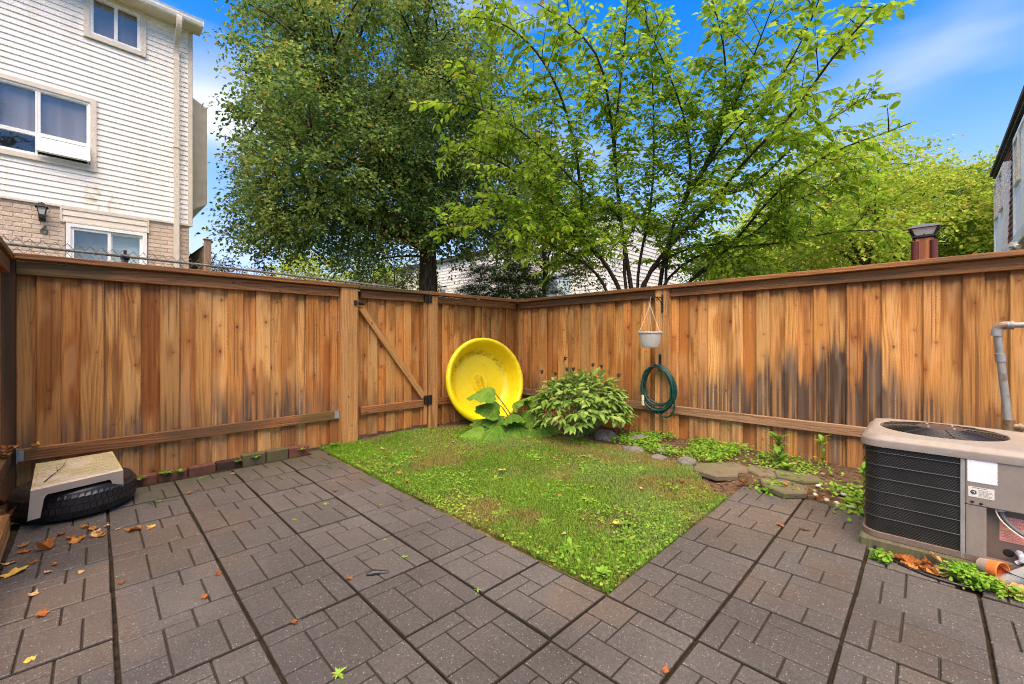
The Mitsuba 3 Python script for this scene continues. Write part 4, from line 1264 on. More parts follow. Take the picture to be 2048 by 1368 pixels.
# ------------------------------------------------------------------ small things by the equipment pad
tc = thing('flower_pot', 'small terracotta pot with a grey band lying on its side in the clover', 'flower pot')
tv, tf = lathe([(0.0, 0.0), (.030, 0.0), (.036, .004), (.046, .085), (.046, .0855), (.0445, .09), (.0405, .088), (.032, .01), (0, .008)], 36)
tuv = np.column_stack([(tv[:, 2] < .055) & (np.hypot(tv[:, 0], tv[:, 1]) > .0335 + .10 * tv[:, 2]), np.zeros(len(tv))]).astype(float)
tuv[:, 0] = np.where((tv[:, 2] < .06) & (np.arange(len(tv)) < 36 * 4), 1.0, 0.0)
tz = unit([-.55, -.80, .12])
tx = unit(np.cross([0, 0, 1.0], tz))
add('shell', move((tv, tf), (3.168, -.190, .058), np.stack([tx, np.cross(tz, tx), tz], 1)) + (tuv,), 'terracotta', tc, smooth=True)
add('drain_tube', cat([tube([(3.150, -.262, .0), (3.12, -.355, .10), (3.08, -.47, .22)], .034, 18, caps=False), tube([(3.08, -.47, .22), (3.1501, -.2622, .0002)], .031, 18, caps=False)]), 'clear_tube', label='short grey plastic drain tube leaning at the right edge beside the terracotta pot', cat='tube', smooth=50)

# stepping stones in the bed
ss = [(4.13, 1.27, .165, .02, 8, 'hexagonal stone slab at the back of the stepping stones, nearest the fence'), (3.93, 1.33, .20, .030, 20, 'hexagonal stone slab nearest the lawn, with a mossy top'), (4.24, 1.02, .17, .014, 0, 'cracked stone slab beside the dark green weed in the bed'), (4.27, .79, .185, .022, 28, 'stone slab between the weeds and the fence, nearest the mulch'), (3.86, .80, .18, .034, 12, 'hexagonal stone slab next to the paver strip with a leaf on it')]
for x, y, R_, z, a, lab in ss:
    an = np.radians(a + np.arange(6) * 60)
    rad = R_ * (1 + 0.10 * np.sin(np.arange(6) * 2.7 + a))
    m = extrude(np.column_stack([rad * np.cos(an), rad * np.sin(an)]), -.05, .0, .010)
    add('stepping_stone', m, 'stone', label=lab, cat='stepping stone', group='stepping stones in the bed', to_world=mat4(rot([1, .4, 0], 2.5) @ np.eye(3), [x, y, z + .012]))


def rock(r_, sx, sy, sz, seed, sub=2):
    import trimesh
    m = trimesh.creation.icosphere(subdivisions=sub)
    v = np.array(m.vertices)
    n = meshkit.fbm(v * 1.5 + seed * 7.3, 3, seed=seed)[:, None]
    v = v * (0.70 + 0.6 * n) * np.array([sx, sy, sz]) * r_
    return v, np.array(m.faces)


rk = [(4.52, 2.36, .13, 1.25, .85, .40, .03, 'smooth grey rock in the ground cover below the coiled hose'), (4.36, 2.72, .15, 1.1, .9, .55, .03, 'dark grey rock under the right side of the peony bush'),
      (4.10, 2.20, .10, 1.3, .8, .5, .01, 'flat brown rock at the lawn edge left of the hose'), (3.98, 1.88, .09, 1, .8, .5, .01, 'small grey rock at the lawn edge beside the creeping ground cover'), (4.02, 1.62, .10, 1.1, .9, .6, .015, 'dark rough rock between the lawn and the stepping stones'), (4.22, 1.96, .08, 1, .9, .5, .015, 'tan rock in the strip of bare soil by the lawn')]
for k, (x, y, r_, sx, sy, sz, z, lab) in enumerate(rk):
    add('rock', rock(r_, sx, sy, sz, k), 'rock_grey', label=lab, cat='rock', group='rocks along the bed edge', smooth=True, to_world=mat4(rot([0, 0, 1], k * 50), [x, y, z]))
r = np.random.default_rng(31)
for k, (x, y) in enumerate([(3.80, .52), (3.78, .46), (4.22, .47), (4.30, .40), (4.12, .62), (3.87, .60), (4.02, .45), (3.76, .38)]):
    add('pebble', rock(.020, 1.3, .9, .6, 40 + k, 1), 'pebble', label='small whitish pebble on the mulch left of the air conditioner', cat='pebble', group='pebbles by the air conditioner', smooth=True, to_world=mat4(rot([0, 0, 1], 40 * k), [x, y, .022 + .0]))


# ------------------------------------------------------------------ houses
def siding_face(parent, u0, u1, z0, z1, pitch, place, bsdf, holes=(), lap=0.019, name='siding_board'):
    """Lapped siding: one entry per course and stretch. place(u, d, z) -> world, d = distance out of the wall."""
    n = int(round((z1 - z0) / pitch))
    for k in range(n):
        a, b = z0 + k * pitch, z0 + (k + 1) * pitch
        cuts = [(u0, u1)]
        for hu0, hu1, hz0, hz1 in holes:
            if b > hz0 + .005 and a < hz1 - .005:
                cuts = [c for s, e in cuts for c in ((s, min(e, hu0)), (max(s, hu1), e)) if c[1] - c[0] > .01]
        for s, e in cuts:
            pr = [(0.0, a), (lap, a + .002), (lap, a + .006), (.002, b - .0005), (0.0, b)]
            L = [[place(u, d, z) for d, z in pr] for u in (s, e)]
            v, f = loft(L)
            f = np.vstack([f, [[0, 2, 1], [0, 3, 2], [0, 4, 3], [5, 6, 7], [5, 7, 8], [5, 8, 9]]])
            add(name, (v, f), bsdf, parent)


def slab(place, u0, u1, d0, d1, z0, z1):
    v = np.array([place(u, d, z) for z in (z0, z1) for d in (d0, d1) for u in (u0, u1)])
    return v, tri([[0, 2, 3, 1], [4, 5, 7, 6], [0, 1, 5, 4], [2, 6, 7, 3], [0, 4, 6, 2], [1, 3, 7, 5]])


def frame(place, u0, u1, z0, z1, w, d0, d1):
    return cat([slab(place, u0, u0 + w, d0, d1, z0, z1), slab(place, u1 - w, u1, d0, d1, z0, z1), slab(place, u0 + w, u1 - w, d0, d1, z0, z0 + w), slab(place, u0 + w, u1 - w, d0, d1, z1 - w, z1)])


def window(house, place, u0, u1, z0, z1, lights, room='room_dark', trim='trim_cream', fr='trim_white', back=0.45, tw=0.075):
    """Casing, frame, panes and the dark room behind. lights = list of (u0, u1, z0, z1, backing material or None)."""
    w = add('window', frame(place, u0 - tw, u1 + tw, z0 - tw, z1 + tw, tw, -.01, .052), trim, house)
    add('frame', frame(place, u0 + .001, u1 - .001, z0 + .001, z1 - .001, .035, -.07, .030), fr, w)
    add('room', cat([slab(place, u0 - .3, u1 + .3, -back - .02, -back, z0 - .3, z1 + .3), slab(place, u0 - .32, u0 - .30, -back, -.08, z0 - .3, z1 + .3), slab(place, u1 + .30, u1 + .32, -back, -.08, z0 - .3, z1 + .3), slab(place, u0 - .3, u1 + .3, -back, -.08, z0 - .32, z0 - .30), slab(place, u0 - .3, u1 + .3, -back, -.08, z1 + .30, z1 + .32)]), room, w)
    for k, (a, b, c, d, bk) in enumerate(lights):
        add('sash', frame(place, a, b, c, d, .030, -.045, .018), fr, w)
        q = np.array([place(a + .03, -.012, c + .03), place(b - .03, -.012, c + .03), place(b - .03, -.012, d - .03), place(a + .03, -.012, d - .03)])
        add('pane', (q, np.array([[0, 1, 2], [0, 2, 3]])), 'glass', w)
        if bk:
            add('blind_or_reflection', slab(place, a + .02, b - .02, -.10, -.085, c + .02, d - .02), bk, w)  # real blinds, or added grey sheets standing in for a sky reflection
    return w


# -- the neighbour's townhouse on the left
HY_ = 10.90
nh = thing('townhouse', 'cream sided townhouse with a brick ground floor and the number 6, on the left', 'house')


def pl(u, d, z):
    return np.array([u, HY_ - d, z])


def pside(u, d, z):
    return np.array([1.655 + d, u, z])


W1 = (-1.80, 0.175, 4.30, 5.46)
W2 = (0.165, 0.862, 6.72, 7.44)
D0 = (-0.115, 0.925, 1.36, 3.21)
VZ = (-0.205, 0.990, 3.205, 3.475)
siding_face(nh, -4.2, 1.60, 3.53, 7.53, 0.1, pl, 'siding', holes=[(W1[0] - .07, W1[1] + .07, W1[2] - .07, W1[3] + .07), (W2[0] - .07, W2[1] + .07, W2[2] - .07, W2[3] + .07)])
siding_face(nh, HY_, 18.0, 3.53, 7.53, 0.1, pside, 'siding')
add('corner_trim', cat([box(1.60, 1.672, 10.872, 10.90, 3.50, 7.55), box(1.655, 1.683, 10.90, 10.98, 3.50, 7.55)]), 'trim_cream', nh)
add('drip_edge', cat([box(-4.2, 1.675, 10.868, 10.90, 3.495, 3.532)]), 'trim_cream', nh)
# window with two columns of lights, the right lower one pushed open
w = window(nh, pl, *W1, [(-1.78, -0.916, 4.672, 5.44, 'reflection_grey'), (-0.914, -0.466, 4.672, 5.44, 'reflection_grey'), (-0.914, -0.466, 4.32, 4.670, None), (-1.78, -0.916, 4.32, 4.670, None), (-0.464, 0.155, 4.68, 5.44, 'reflection_grey')], tw=.078)
hinge = np.array([0, HY_ - .035, 4.665])
sash = frame(lambda u, d, z: np.array([u, -d, z]), -0.47, 0.17, -.345, .0, .038, -.02, .02)
SW = rot([1, 0, 0], -24)
add('open_sash', move(sash, hinge, SW), 'trim_white', w, label='lower sash pushed open')
fp = slab(lambda u, d, z: np.array([u, -d, z]), -0.435, 0.135, -.004, .004, -.31, -.036)
add('open_pane', move(fp, hinge, SW), 'frosted', w)
add('stay', cat([tube([(-.46, HY_ - .02, 4.34), (-.46, HY_ - .14, 4.345)], .006, 5), tube([(.16, HY_ - .02, 4.34), (.16, HY_ - .14, 4.345)], .006, 5)]), 'black_metal', w)
window(nh, pl, *W2, [(.185, .518, 6.74, 7.42, 'reflection_grey'), (.510, .845, 6.74, 7.42, 'reflection_grey')], tw=.080)
# sliding door
dr_ = add('sliding_door', frame(pl, D0[0] - .02, D0[1] + .03, D0[2], D0[3] + .02, .060, -.06, .036), 'trim_white', nh)
for a, b, bk, dd in ((-.075, .445, 'blind_dark', 0), (.425, .895, 'blind_or_reflection', -.03)):
    add('sash', frame(lambda u, d, z: pl(u, d + dd, z), a, b, 1.42, 3.165, .042, -.05, .012), 'trim_white', dr_)
    q = np.array([pl(a + .04, dd - .02, 1.46), pl(b - .04, dd - .02, 1.46), pl(b - .04, dd - .02, 3.125), pl(a + .04, dd - .02, 3.125)])
    add('pane', (q, np.array([[0, 1, 2], [0, 2, 3]])), 'glass', dr_)
    add('blind_or_reflection', slab(pl, a + .0, b - .0, -.20, -.18, 1.40, 3.18), bk, dr_)
add('room', slab(pl, -.5, 1.3, -.60, -.58, 1.3, 3.4), 'room_dark', dr_)
siding_face(nh, VZ[0] + .03, VZ[1] - .03, 3.245, 3.475, 0.115, lambda u, d, z: pl(u, d + .01, z), 'trim_cream', name='valance_board')
add('valance', frame(pl, VZ[0], VZ[1], VZ[2] + .035, VZ[3] + .02, .026, .005, .030), 'trim_cream', nh)
# brick ground floor, every brick its own piece
bl, bh = 0.205, 0.068
for rng_x in ((-4.2, D0[0] - .03), (D0[1] + .04, 1.62)):
    add('mortar_bed', box(rng_x[0], rng_x[1], HY_ + .012, HY_ + .20, 1.30, 3.53), 'mortar', nh)
rb = np.random.default_rng(3)
bid = 0
for k in range(16):
    z = 3.528 - (k + 1) * (bh + .010)
    for s, e in ((-1.05, D0[0] - .03), (D0[1] + .04, 1.62)):
        x = s - (bl / 2 if k % 2 else 0)
        while x < e:
            a, b = max(x, s), min(x + bl, e)
            if b - a > .03:
                m = bbox(a + .005, b - .005, HY_ - .0 + rb.uniform(0, .004), HY_ + .05, z + .002, z + bh, .004)
                bid += 1
                add('brick', m, 'brick', nh, uv=np.column_stack([np.full(len(m[0]), bid + .5), np.zeros(len(m[0]))]))
            x += bl + .002
add('side_wall', box(1.612, 1.622, 10.97, 18.0, 1.25, 3.53), 'brick', nh, uv=np.full((8, 2), 3.5))
add('inner_wall', box(-4.2, 1.60, 11.60, 11.66, 1.25, 7.5), 'room_dark', nh)
# soffit, gutter, roof
add('soffit', cat([box(-4.2, 1.80, 10.56, 10.90, 7.50, 7.53)] + [box(-4.2 + k * .10, -4.2 + k * .10 + .012, 10.562, 10.895, 7.494, 7.502) for k in range(59)]), 'trim_cream', nh)
gl = []
for x in np.linspace(-4.2, 1.80, 2):
    gl.append([(x, 10.56 + a, 7.50 + b) for a, b in ((0.02, 0), (-.055, 0), (-.075, .045), (-.080, .095), (-.092, .105), (-.084, .112), (-.074, .100), (-.07, .05), (.02, .05))])
add('gutter', cat([loft(gl), box(1.796, 1.802, 10.478, 10.58, 7.50, 7.608)]), 'trim_white', nh)
rf = add('roof', cat([hexa([(-4.2, 10.50, 7.58), (1.69, 10.50, 7.58), (1.69, 18.2, 7.58), (-4.2, 18.2, 7.58), (-4.2, 10.50, 7.60), (1.69, 10.50, 7.60), (1.69, 14.4, 8.9), (-4.2, 14.4, 8.9)])]), 'roof_dark', nh)
dsp = smooth_path([(1.405, 10.50, 7.52), (1.405, 10.50, 7.40), (1.405, 10.55, 7.28), (1.405, 10.74, 7.12), (1.405, 10.825, 7.00), (1.405, 10.825, 6.8)], 16)
sq = []
for p_ in list(dsp) + [np.array([1.405, 10.825, 1.35])]:
    sq.append([p_ + np.array(o) for o in ((-.042, -.03, 0), (.042, -.03, 0), (.042, .03, 0), (-.042, .03, 0))])
add('downspout', loft(sq), 'trim_cream', nh)
add('downspout_strap', cat([box(1.35, 1.46, 10.78, 10.87, 5.02, 5.05)]), 'trim_cream', nh)
# a boxed-out bay on the far side
add('bay', cat([hexa([(1.69, 11.6, 3.95), (2.05, 11.6, 4.2), (2.05, 13.2, 4.2), (1.69, 13.2, 3.95), (1.69, 11.6, 6.55), (2.05, 11.6, 6.35), (2.05, 13.2, 6.35), (1.69, 13.2, 6.55)])]), 'trim_cream', nh)
# house number, as raised figures
tm = meshkit.text_mesh('6', 0.135, depth=0.012, bold=True)
tv = np.array(tm.vertices)
add('house_number', (np.column_stack([-.455 + tv[:, 0], HY_ - .004 - tv[:, 2], 2.990 + tv[:, 1]]), np.array(tm.faces)), 'number_grey', nh, label='grey house number 6 on the brick')
wl = thing('wall_lantern', 'black carriage lantern on the brick wall above the house number', 'lantern')
LX, LY = -.415, 10.76


def sq_ring(r_, z):
    return [(LX + s * r_, LY + t * r_, z) for s, t in ((-1, -1), (1, -1), (1, 1), (-1, 1))]


Q = .74
add('roof', loft([sq_ring(r_ * Q, z) for r_, z in ((.105, 3.405), (.108, 3.415), (.060, 3.450), (.052, 3.478), (.030, 3.484), (.012, 3.488), (.012, 3.500), (.001, 3.501))]), 'iron', wl)
add('glazing', loft([sq_ring(.044 * Q, 3.285), sq_ring(.072 * Q, 3.405)]), 'lamp_glass', wl)
add('glazing_bar', cat([tube([(LX + s * .046 * Q, LY + t * .046 * Q, 3.285), (LX + s * .075 * Q, LY + t * .075 * Q, 3.405)], .006, 5) for s in (-1, 1) for t in (-1, 1)]), 'iron', wl)
add('base', loft([sq_ring(r_ * Q, z) for r_, z in ((.055, 3.290), (.057, 3.262), (.048, 3.245), (.058, 3.235), (.030, 3.205), (.014, 3.195), (.010, 3.180), (.001, 3.172))]), 'iron', wl)
add('arm', cat([tube([(LX, LY + .03, 3.24), (LX, HY_ - .01, 3.26)], .012, 6), bbox(LX - .04, LX + .04, HY_ - .02, HY_ - .004, 3.20, 3.36, .004)]), 'iron', wl)

# weathered fence running back beside that house
of = thing('board_fence', 'weathered board fence with one capped post beside the sided house', 'fence')
k = 0
for y in np.arange(10.78, 16.5, .115):
    m = bbox(1.885, 1.910, y, y + .098, 1.3, 3.125, .004)
    add('board', m, 'old_fence', of, uv=np.column_stack([np.full(len(m[0]), k + .5), np.zeros(len(m[0]))]))
    k += 1
add('top_rail', bbox(1.865, 1.93, 10.76, 16.5, 3.126, 3.150, .004), 'old_fence', of, uv=np.full((8 * 4 + 2, 2), 2.5))
add('post', bbox(1.845, 1.955, 10.64, 10.755, 1.3, 3.215, .006), 'old_post', of)
add('post_cap', bbox(1.825, 1.975, 10.62, 10.775, 3.216, 3.245, .010), 'old_fence', of, uv=np.full((34, 2), 1.5))

# -- the sided house beyond the trees
fh = thing('townhouse', 'pale sided house partly hidden behind the trees in the middle', 'house')
HX_, HYC = 17.06, 10.44


def pv_(u, d, z):
    return np.array([HX_ - d, u, z])


def pu_(u, d, z):
    return np.array([u, HYC - d, z])


DW = (12.55, 14.25, 1.40, 4.42)
siding_face(fh, HYC, 18.6, 1.3, 7.1, 0.20, pv_, 'siding_far', holes=[(DW[0] - .07, DW[1] + .07, DW[2] - .07, DW[3] + .07)], lap=.032)
siding_face(fh, HX_, 25.0, 1.3, 7.5, 0.20, pu_, 'siding_far', lap=.032)
siding_face(fh, 18.6, 30.0, 1.3, 6.3, 0.20, lambda u, d, z: pv_(u, d - .4, z), 'siding_far', lap=.032, holes=[(23.2, 24.8, 3.0, 4.6)])
add('corner_trim', cat([box(HX_ - .035, HX_ + .10, HYC - .035, HYC + .10, 1.3, 7.2), box(24.9, 25.05, HYC - .035, HYC + .1, 1.3, 7.5), box(24.3, 24.42, HYC - .03, HYC, 1.3, 7.5)]), 'trim_white', fh)
add('band_board', cat([box(HX_ - .04, HX_, HYC, 18.6, 4.50, 4.62), box(HX_ + .36, HX_ + .40, 18.6, 30.0, 4.46, 4.56)]), 'trim_cream', fh)
dw = window(fh, pv_, *DW, [(12.57, 13.41, 1.42, 4.40, 'blind_or_reflection'), (13.39, 14.23, 1.42, 4.40, 'blind_dark')], trim='trim_cream', back=.6)
window(fh, lambda u, d, z: pv_(u, d - .4, z), 23.27, 24.73, 3.07, 4.53, [(23.29, 24.01, 3.09, 4.51, None), (23.99, 24.71, 3.09, 4.51, None)], back=.6)
add('downspout', box(HX_ + .30, HX_ + .40, 26.6, 26.75, 1.3, 6.3), 'trim_cream', fh)
add('roof', cat([box(HX_ - .3, 25.2, HYC - .3, 18.7, 7.1, 7.32), hexa([(HX_ - .3, HYC - .3, 7.32), (25.3, HYC - .3, 7.32), (25.3, 18.7, 7.32), (HX_ - .3, 18.7, 7.32), (21, HYC + 1, 7.6), (21.2, HYC + 1, 7.6), (21.2, 18.7, 7.6), (21, 18.7, 7.6)]), box(HX_ + .1, 25.0, 18.72, 30.3, 6.3, 6.5), box(HX_ + .45, 24.9, 18.6, 30.2, 1.3, 6.3), box(HX_ + .7, 24.95, HYC + .7, 18.6, 1.3, 7.1)]), 'roof_dark', fh)

# -- the mansard townhouse at the right edge
mh = thing('townhouse', 'brown shingled townhouse with white window panels at the right edge', 'house')


def pm(u, d, z):
    return np.array([u, -1.5 + d, z])


panels = [(13.0, 15.05), (16.85, 18.95)]
sh_id = 0
sw_, shh = 0.30, 0.15
for k in range(19):
    z0 = 3.45 + k * shh
    u = 12.4 - (sw_ / 2 if k % 2 else 0)
    while u < 20.4:
        a, b = max(u, 12.4), min(u + sw_, 20.4)
        mid_ = 0.5 * (a + b)
        hid = any(p0 + .02 < mid_ < p1 - .02 for p0, p1 in panels) and z0 < 5.75
        if b - a > .05 and not hid:
            rr_ = rb.uniform(0, .006)
            t_ = 0.03
            bk = (z0 - 3.45) * t_
            L = [[pm(uu, d - bk, z) for d, z in ((.0, z0 + .005), (.022 + rr_, z0), (.010 + rr_ - shh * t_ - .012, z0 + shh * 1.05), (-.02 - shh * t_, z0 + shh))] for uu in (a + .006, b - .006)]
            v, f = loft(L)
            f = np.vstack([f, [[0, 2, 1], [0, 3, 2], [4, 5, 6], [4, 6, 7]]])
            sh_id += 1
            nm = 'shingle'
            if sh_id <= 298:
                add(nm, (v, f), 'shingle', mh, uv=np.column_stack([np.full(len(v), sh_id + .5), np.zeros(len(v))]))
            else:
                SH_REST.append((v, f, np.column_stack([np.full(len(v), sh_id + .5), np.zeros(len(v))]))) if 'SH_REST' in globals() else globals().__setitem__('SH_REST', [(v, f, np.column_stack([np.full(len(v), sh_id + .5), np.zeros(len(v))]))])
        u += sw_
if 'SH_REST' in globals():
    add('shingle', cat(SH_REST), 'shingle', mh, kind='stuff')
add('mansard_wall', hexa([(12.4, -1.52, 3.40), (20.4, -1.52, 3.40), (20.4, -8, 3.40), (12.4, -8, 3.40), (12.4, -1.61, 6.30), (20.4, -1.61, 6.30), (20.4, -8, 6.30), (12.4, -8, 6.30)]), 'shingle', mh, uv=np.full((8, 2), 3.5))
add('roof_edge', cat([box(12.3, 20.55, -1.80, -1.50, 6.28, 6.42), box(12.3, 20.55, -1.52, -1.44, 6.36, 6.46)]), 'roof_dark', mh)
for (p0, p1), wins in zip(panels, ([(14.25, 14.95)], [(16.95, 17.70), (18.25, 18.85)])):
    pn_ = add('bay_panel', slab(pm, p0, p1, -.10, .05, 3.50, 5.70), 'panel_white', mh)
    add('bay_trim', frame(pm, p0 - .04, p1 + .04, 3.46, 5.76, .07, -.09, .085), 'trim_white', mh)
    for a, b in wins:
        w = add('window', frame(pm, a, b, 4.62, 5.66, .06, .052, .10), 'trim_cream', mh)
        add('screen', slab(pm, a + .06, b - .06, .052, .060, 4.68, 5.60), 'room_dark', w)
        q = np.array([pm(a + .06, .075, 4.68), pm(b - .06, .075, 4.68), pm(b - .06, .075, 5.60), pm(a + .06, .075, 5.60)])
        add('pane', (q, np.array([[0, 1, 2], [0, 2, 3]])), 'glass', w)
        add('mullion', slab(pm, (a + b) / 2 - .02, (a + b) / 2 + .02, .062, .085, 4.68, 5.60), 'trim_cream', w)
add('soffit', slab(pm, 12.4, 20.4, -.75, .06, 3.30, 3.40), 'trim_cream', mh)
add('fascia', slab(pm, 12.4, 20.4, .062, .09, 3.28, 3.46), 'trim_white', mh)
add('ground_floor', box(12.6, 20.2, -8, -2.25, 1.2, 3.30), 'brick', mh, uv=np.full((8, 2), 4.5))
fx_ = add('security_light', cat([bbox(14.4, 14.62, -1.44, -1.30, 3.20, 3.30, .01), tube([(14.5, -1.40, 3.24), (14.2, -1.42, 3.16)], .05, 8)]), 'panel_white', mh)
ks = 0
for k in range(9):
    z = 3.26 - k * .078
    for u in np.arange(12.7 + (.11 if k % 2 else 0), 19.8, .22):
        ks += 1
        if ks > 290:
            break
        m = bbox(u, u + .205, -2.25, -2.235, z - .066, z, .003)
        add('brick', m, 'brick', mh, uv=np.column_stack([np.full(len(m[0]), ks + .5), np.zeros(len(m[0]))]))

# lamp post standing just behind the right-hand fence
lp = thing('lamp_post', 'reddish wooden post with a solar lamp cap behind the right-hand fence', 'lamp post')
LPX, LPY = 5.30, 0.018
add('post', bbox(LPX - .062, LPX + .062, LPY - .062, LPY + .062, -.08, 2.085, .006), 'lamp_post', lp)
for s in (-1, 1):
    for t in (-1, 1):
        add('half_round', tube([(LPX + s * .060, LPY + t * .060, -.08), (LPX + s * .060, LPY + t * .060, 2.055)], .027, 10), 'lamp_post_dark', lp, smooth=50)


def lring(r_, z):
    return [(LPX + s * r_, LPY + t * r_, z) for s, t in ((-1, -1), (1, -1), (1, 1), (-1, 1))]


add('lamp_base', loft([lring(.070, 2.086), lring(.078, 2.090), lring(.078, 2.104), lring(.064, 2.110)]), 'iron', lp)
add('lamp_window', loft([lring(.062, 2.110), lring(.088, 2.168)]), 'lamp_glass', lp)
add('lamp_bar', cat([tube([(LPX + s * .064, LPY + t * .064, 2.108), (LPX + s * .091, LPY + t * .091, 2.170)], .009, 5) for s in (-1, 1) for t in (-1, 1)] + [tube([(LPX - .072 * a, LPY - .072 * b, 2.113), (LPX + .072 * (a if not b else 1) * (1 if a else 1), LPY + .072 * b, 2.113)], .006, 4) for a, b in ((1, 0),)]), 'iron', lp)
add('lamp_cap', loft([lring(.096, 2.166), lring(.106, 2.172), lring(.104, 2.180), lring(.050, 2.206), lring(.001, 2.210)]), 'lamp_cap', lp)


# ------------------------------------------------------------------ foliage helpers
def leaf_quads(p, d, n, size, rnd, width=0.62, fold=0.25):
    """Many simple leaves at once: two folded triangles pairs each. p base points, d directions, n normals, size lengths."""
    d = unit(d)
    s = unit(np.cross(d, n))
    n = np.cross(s, d)
    L = size[:, None]
    w = L * width * 0.5
    a = p
    t = p + d * L - n * L * 0.10
    l = p + d * L * 0.45 + s * w + n * w * fold
    r = p + d * L * 0.45 - s * w + n * w * fold
    v = np.stack([a, l, t, r], 1).reshape(-1, 3)
    k = np.arange(len(p))[:, None] * 4
    f = np.concatenate([k + [0, 1, 2], k + [0, 2, 3]], 1).reshape(-1, 3)
    uv = np.repeat(rnd, 4)[:, None] * np.array([[1.0, 0.0]])
    uv[:, 1] = np.tile([0, .5, 1, .5], len(p))
    return v, f, uv


def sprays(r, centers, radii, per, size, droop=0.35, flat=0.75, up=0.8, crown_c=None):
    """Leaves strung on short twigs round each centre, denser towards the outside of each clump."""
    P, D, N, S = [], [], [], []
    for c, rad, m in zip(centers, radii, per):
        nt = max(3, m // 9)
        dirs = unit(r.normal(size=(nt, 3)) * [1, 1, flat] + (0 if crown_c is None else 0.35 * unit(c - crown_c)))
        start = c + r.normal(size=(nt, 3)) * rad * 0.22
        for q in range(nt):
            k = 9
            t = np.linspace(0.15, 1.0, k) * r.uniform(0.75, 1.15)
            pts = start[q] + dirs[q] * (t * rad)[:, None] - np.array([0, 0, 1.0]) * (droop * rad * t ** 2)[:, None] * r.uniform(.3, 1.2)
            side = unit(np.cross(dirs[q], [0, 0, 1.0]) + 1e-6)
            sg = np.where(np.arange(k) % 2 == 0, 1.0, -1.0)[:, None]
            d = dirs[q] * 0.6 + side * sg * 0.8 + r.normal(size=(k, 3)) * 0.35 - np.array([0, 0, 0.35 * droop * 2])
            P.append(pts + r.normal(size=(k, 3)) * rad * 0.05)
            D.append(d)
            N.append(np.array([0, 0, up]) + r.normal(size=(k, 3)) * 0.45)
            S.append(size * r.uniform(.65, 1.2, k))
    return np.vstack(P), np.vstack(D), np.vstack(N), np.concatenate(S)


def pick_centers(r, ells, n, min_d, shell=0.55):
    """Clump centres inside a union of ellipsoids ((centre, radii, weight)), kept apart, denser outside."""
    out = []
    wts = np.array([e[2] for e in ells], float)
    wts /= wts.sum()
    tries = 0
    while len(out) < n and tries < n * 60:
        tries += 1
        e = ells[r.choice(len(ells), p=wts)]
        q = unit(r.normal(size=3)) * r.uniform(shell ** 3, 1) ** (1 / 3)
        p = np.array(e[0]) + q * np.array(e[1])
        if all(((p - o) ** 2).sum() > min_d ** 2 for o in out):
            out.append(p)
    return np.array(out)


def in_view(p, margin=1.02):
    q = p - EYE
    d = q @ FWD
    l = q @ RIGHT
    return (d > 0.3) & (np.abs(l) < 1.2047 * d * margin) & (np.abs(q[..., 2]) < 0.81 * d * margin), d


def branch_path(r, a, b, bend=0.12, n=6):
    a, b = np.asarray(a, float), np.asarray(b, float)
    L = np.linalg.norm(b - a)
    t = np.linspace(0, 1, n)[:, None]
    o = unit(r.normal(size=3)) * L * bend
    return a * (1 - t) + b * t + np.array([0, 0, 1.0]) * (L * 0.10 * np.sin(np.pi * t)) + o * np.sin(np.pi * t)


